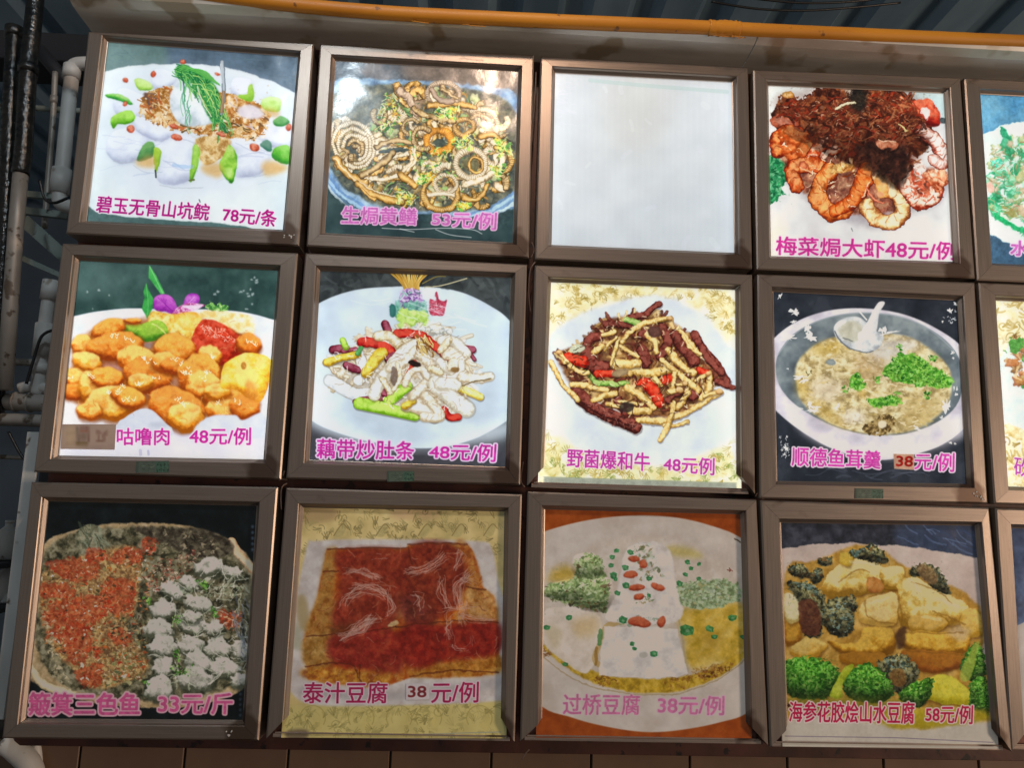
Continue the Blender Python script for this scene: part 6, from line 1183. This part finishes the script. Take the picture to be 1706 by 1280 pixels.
        for a_, b_ in (((1040, 350), (1100, 620)), ((1100, 360), (1060, 420)), ((1040, 620), (1220, 620)), ((1150, 420), (1220, 560)), ((1300, 350), (1300, 460)), ((1240, 400), (1200, 600))): st.S([a_, b_], 36, '6c5248', sm=False, a=.7)
        sg, _ = np.meshgrid(np.arange(160), np.arange(80)); uu = (np.arange(160) + .5) / 160; vv = (np.arange(80) + .5) / 80; UU, VV = np.meshgrid(uu, vv)
        sq = [np.array(q_, float) for q_ in ((145, 190), (1525, 190), (110, 845), (1488, 850))]
        sx = (sq[0][0] * (1 - UU) + sq[1][0] * UU) * (1 - VV) + (sq[2][0] * (1 - UU) + sq[3][0] * UU) * VV; sy = (sq[0][1] * (1 - UU) + sq[1][1] * UU) * (1 - VV) + (sq[2][1] * (1 - UU) + sq[3][1] * UU) * VV
        ims = make_image('sticker_print', l2s(s2l(np.clip(st.sample(95 + sx / 15.51, 695 + sy / 15.51), 0, 1)) / .55)); o = patch('brown_sticker', [(164, 936), (438, 936), (430, 1066), (155, 1062)], film_mat('sticker_paper', ims, False), uvs=[(0, 1), (1, 1), (1, 0), (0, 0)])
        o['label'] = 'brown paper sticker at the lower left of the print'
    if open_:
        yb = (O[2][1] + O[3][1]) / 2; xa, xb = O[2][0] + .008, O[3][0] - .008
        V, F = box_geo((xa, .0120, TOP - yb - .001), (xb, .034, TOP - yb + .0055)); bevel(mesh_obj('base_rail', V, F, RAIL, box), .0008)
        V, F = box_geo((xa + .004, .0085, TOP - yb + .0062), (xb - .004, .0112, TOP - yb + .0086)); bevel(mesh_obj('cover_sheet_edge', V, F, RAIL, box), .0004)
    box['_q'] = rc[0] * 10 + rc[1]

# small green notices on three of the lower frame bars
def notice(host, q, seed):
    st = Cv(0, 0, 1.0, [(0, 0), (160, 0), (160, 60), (0, 60)], '46584e', seed, k=.3278)
    st.k = 1.0; st.q = .3; st.w = 182; st.h = 68; st.a = np.empty((68, 182, 3), np.float32); st.a[:] = hexs('46584e')[0]
    st.P([(0, 0), (160, 0), (160, 60), (0, 60)], '4a5a50 5c6c62', tex=16, sm=False, soft=0)
    st.P([(84, 2), (158, 2), (158, 58), (84, 58)], '3c5c4c 54786a', tex=8, sm=False, soft=1)
    for r_ in range(2):
        for k in range(4):
            x, y = 88 + k * 17, 8 + r_ * 26
            for _ in range(5):
                a_ = st.rng.uniform(0, 13, 2); b_ = a_ + (st.rng.uniform(3, 9), 0) if st.rng.rand() < .6 else a_ + (0, st.rng.uniform(4, 10)); st.S([(x + a_[0], y + a_[1]), (x + b_[0], y + b_[1])], 2.6, '1c3026', sm=False, a=.85)
    for _ in range(16):
        x, y = st.rng.uniform(8, 72), st.rng.uniform(8, 50); st.S([(x, y), (x + st.rng.uniform(4, 16), y + st.rng.uniform(-6, 6))], 3, '7c9080 | 2c3c34'.split(' | ')[st.rng.randint(2)], a=.6)
    ims = make_image('notice_print', st.a[:60, :160]); P_ = [np.array(at(u, v, -.0012)) for u, v in q]
    f = [W(*p_, -.0007) for p_ in P_]; bk = [W(*p_, -.0003) for p_ in P_]; uvs = [(0, 1), (1, 1), (1, 0), (0, 0)]
    m, nt, b = new_mat('notice_vinyl'); tx = nt.nodes.new('ShaderNodeTexImage'); tx.image = ims; nt.links.new(tx.outputs[0], b.inputs['Base Color']); b.inputs['Roughness'].default_value = .4
    o = mesh_obj('notice_sticker', f + bk, [(0, 3, 2, 1), (0, 1, 5, 4), (1, 2, 6, 5), (2, 3, 7, 6), (3, 0, 4, 7)], m, host, uv=uvs + uvs); o['label'] = 'small green notice sticker on the lower frame bar'
byq = {o['_q']: o for o in C.objects if '_q' in o}
notice(byq[10], [(227, 769), (281, 768), (281, 787), (226, 788)], 3)
notice(byq[11], [(645, 785), (690, 785), (690, 802), (645, 803)], 4)
notice(byq[13], [(1425, 814), (1472, 815), (1472, 831), (1425, 831)], 5)
# scuffs of torn paper left on two frame bars
for host, u, v in ((20, 381, 1220), (0, 482, 395), (13, 1630, 826)):
    rs = random.Random(u); V = []; F = []
    for k in range(7):
        cx, cy = at(u + rs.uniform(-9, 9), v + rs.uniform(-7, 7), 0); b0 = len(V); m = 5
        for i in range(m): r_ = rs.uniform(.0006, .0022); V.append(W(cx + r_ * math.cos(i * 1.2566), cy + r_ * math.sin(i * 1.2566), -.00045))
        V.append(W(cx, cy, -.0009)); F += [(b0 + i, b0 + m, b0 + (i + 1) % m) for i in range(m)]
    o = mesh_obj('paper_scrap', V, F, PALE, byq[host])

# thin lamp leads curling in the gaps between the boxes
leads = [([(886, 404), (890, 414), (888, 424), (884, 430)], 'short curled lead in the gap below the eel box, right corner'), ([(892, 436), (885, 446), (882, 462), (881, 490), (884, 520)], 'long thin lead in the gap between the tripe and mushroom boxes'),
         ([(474, 785), (471, 794), (465, 801)], 'short lead hanging at the lower right corner of the pork box'), ([(478, 806), (470, 812), (468, 830), (469, 850)], 'pale lead curling down between the roe tray and red tofu boxes'),
         ([(893, 120), (892, 150), (889, 190), (886, 240)], 'dark lead running down between the eel box and the blank box'), ([(1258, 828), (1264, 822), (1270, 832), (1276, 826)], 'frayed lead at the corner between mushroom box and soup box'),
         ([(872, 770), (868, 800), (874, 812)], 'short lead in the gap left of the mushroom box, low down'), ([(882, 1250), (876, 1256), (870, 1266)], 'short dark lead hanging under the row between the two lower middle boxes')]
for pts, lab in leads:
    o = tube('lamp_lead', densify([AT(u, v, .012) for u, v in pts], 6), .0011, WIRE_M, None, 8); tag(o, lab, 'cable', 'lamp leads between the boxes')
for o in C.objects:
    for k in ('_o', '_q'):
        if k in o: del o[k]
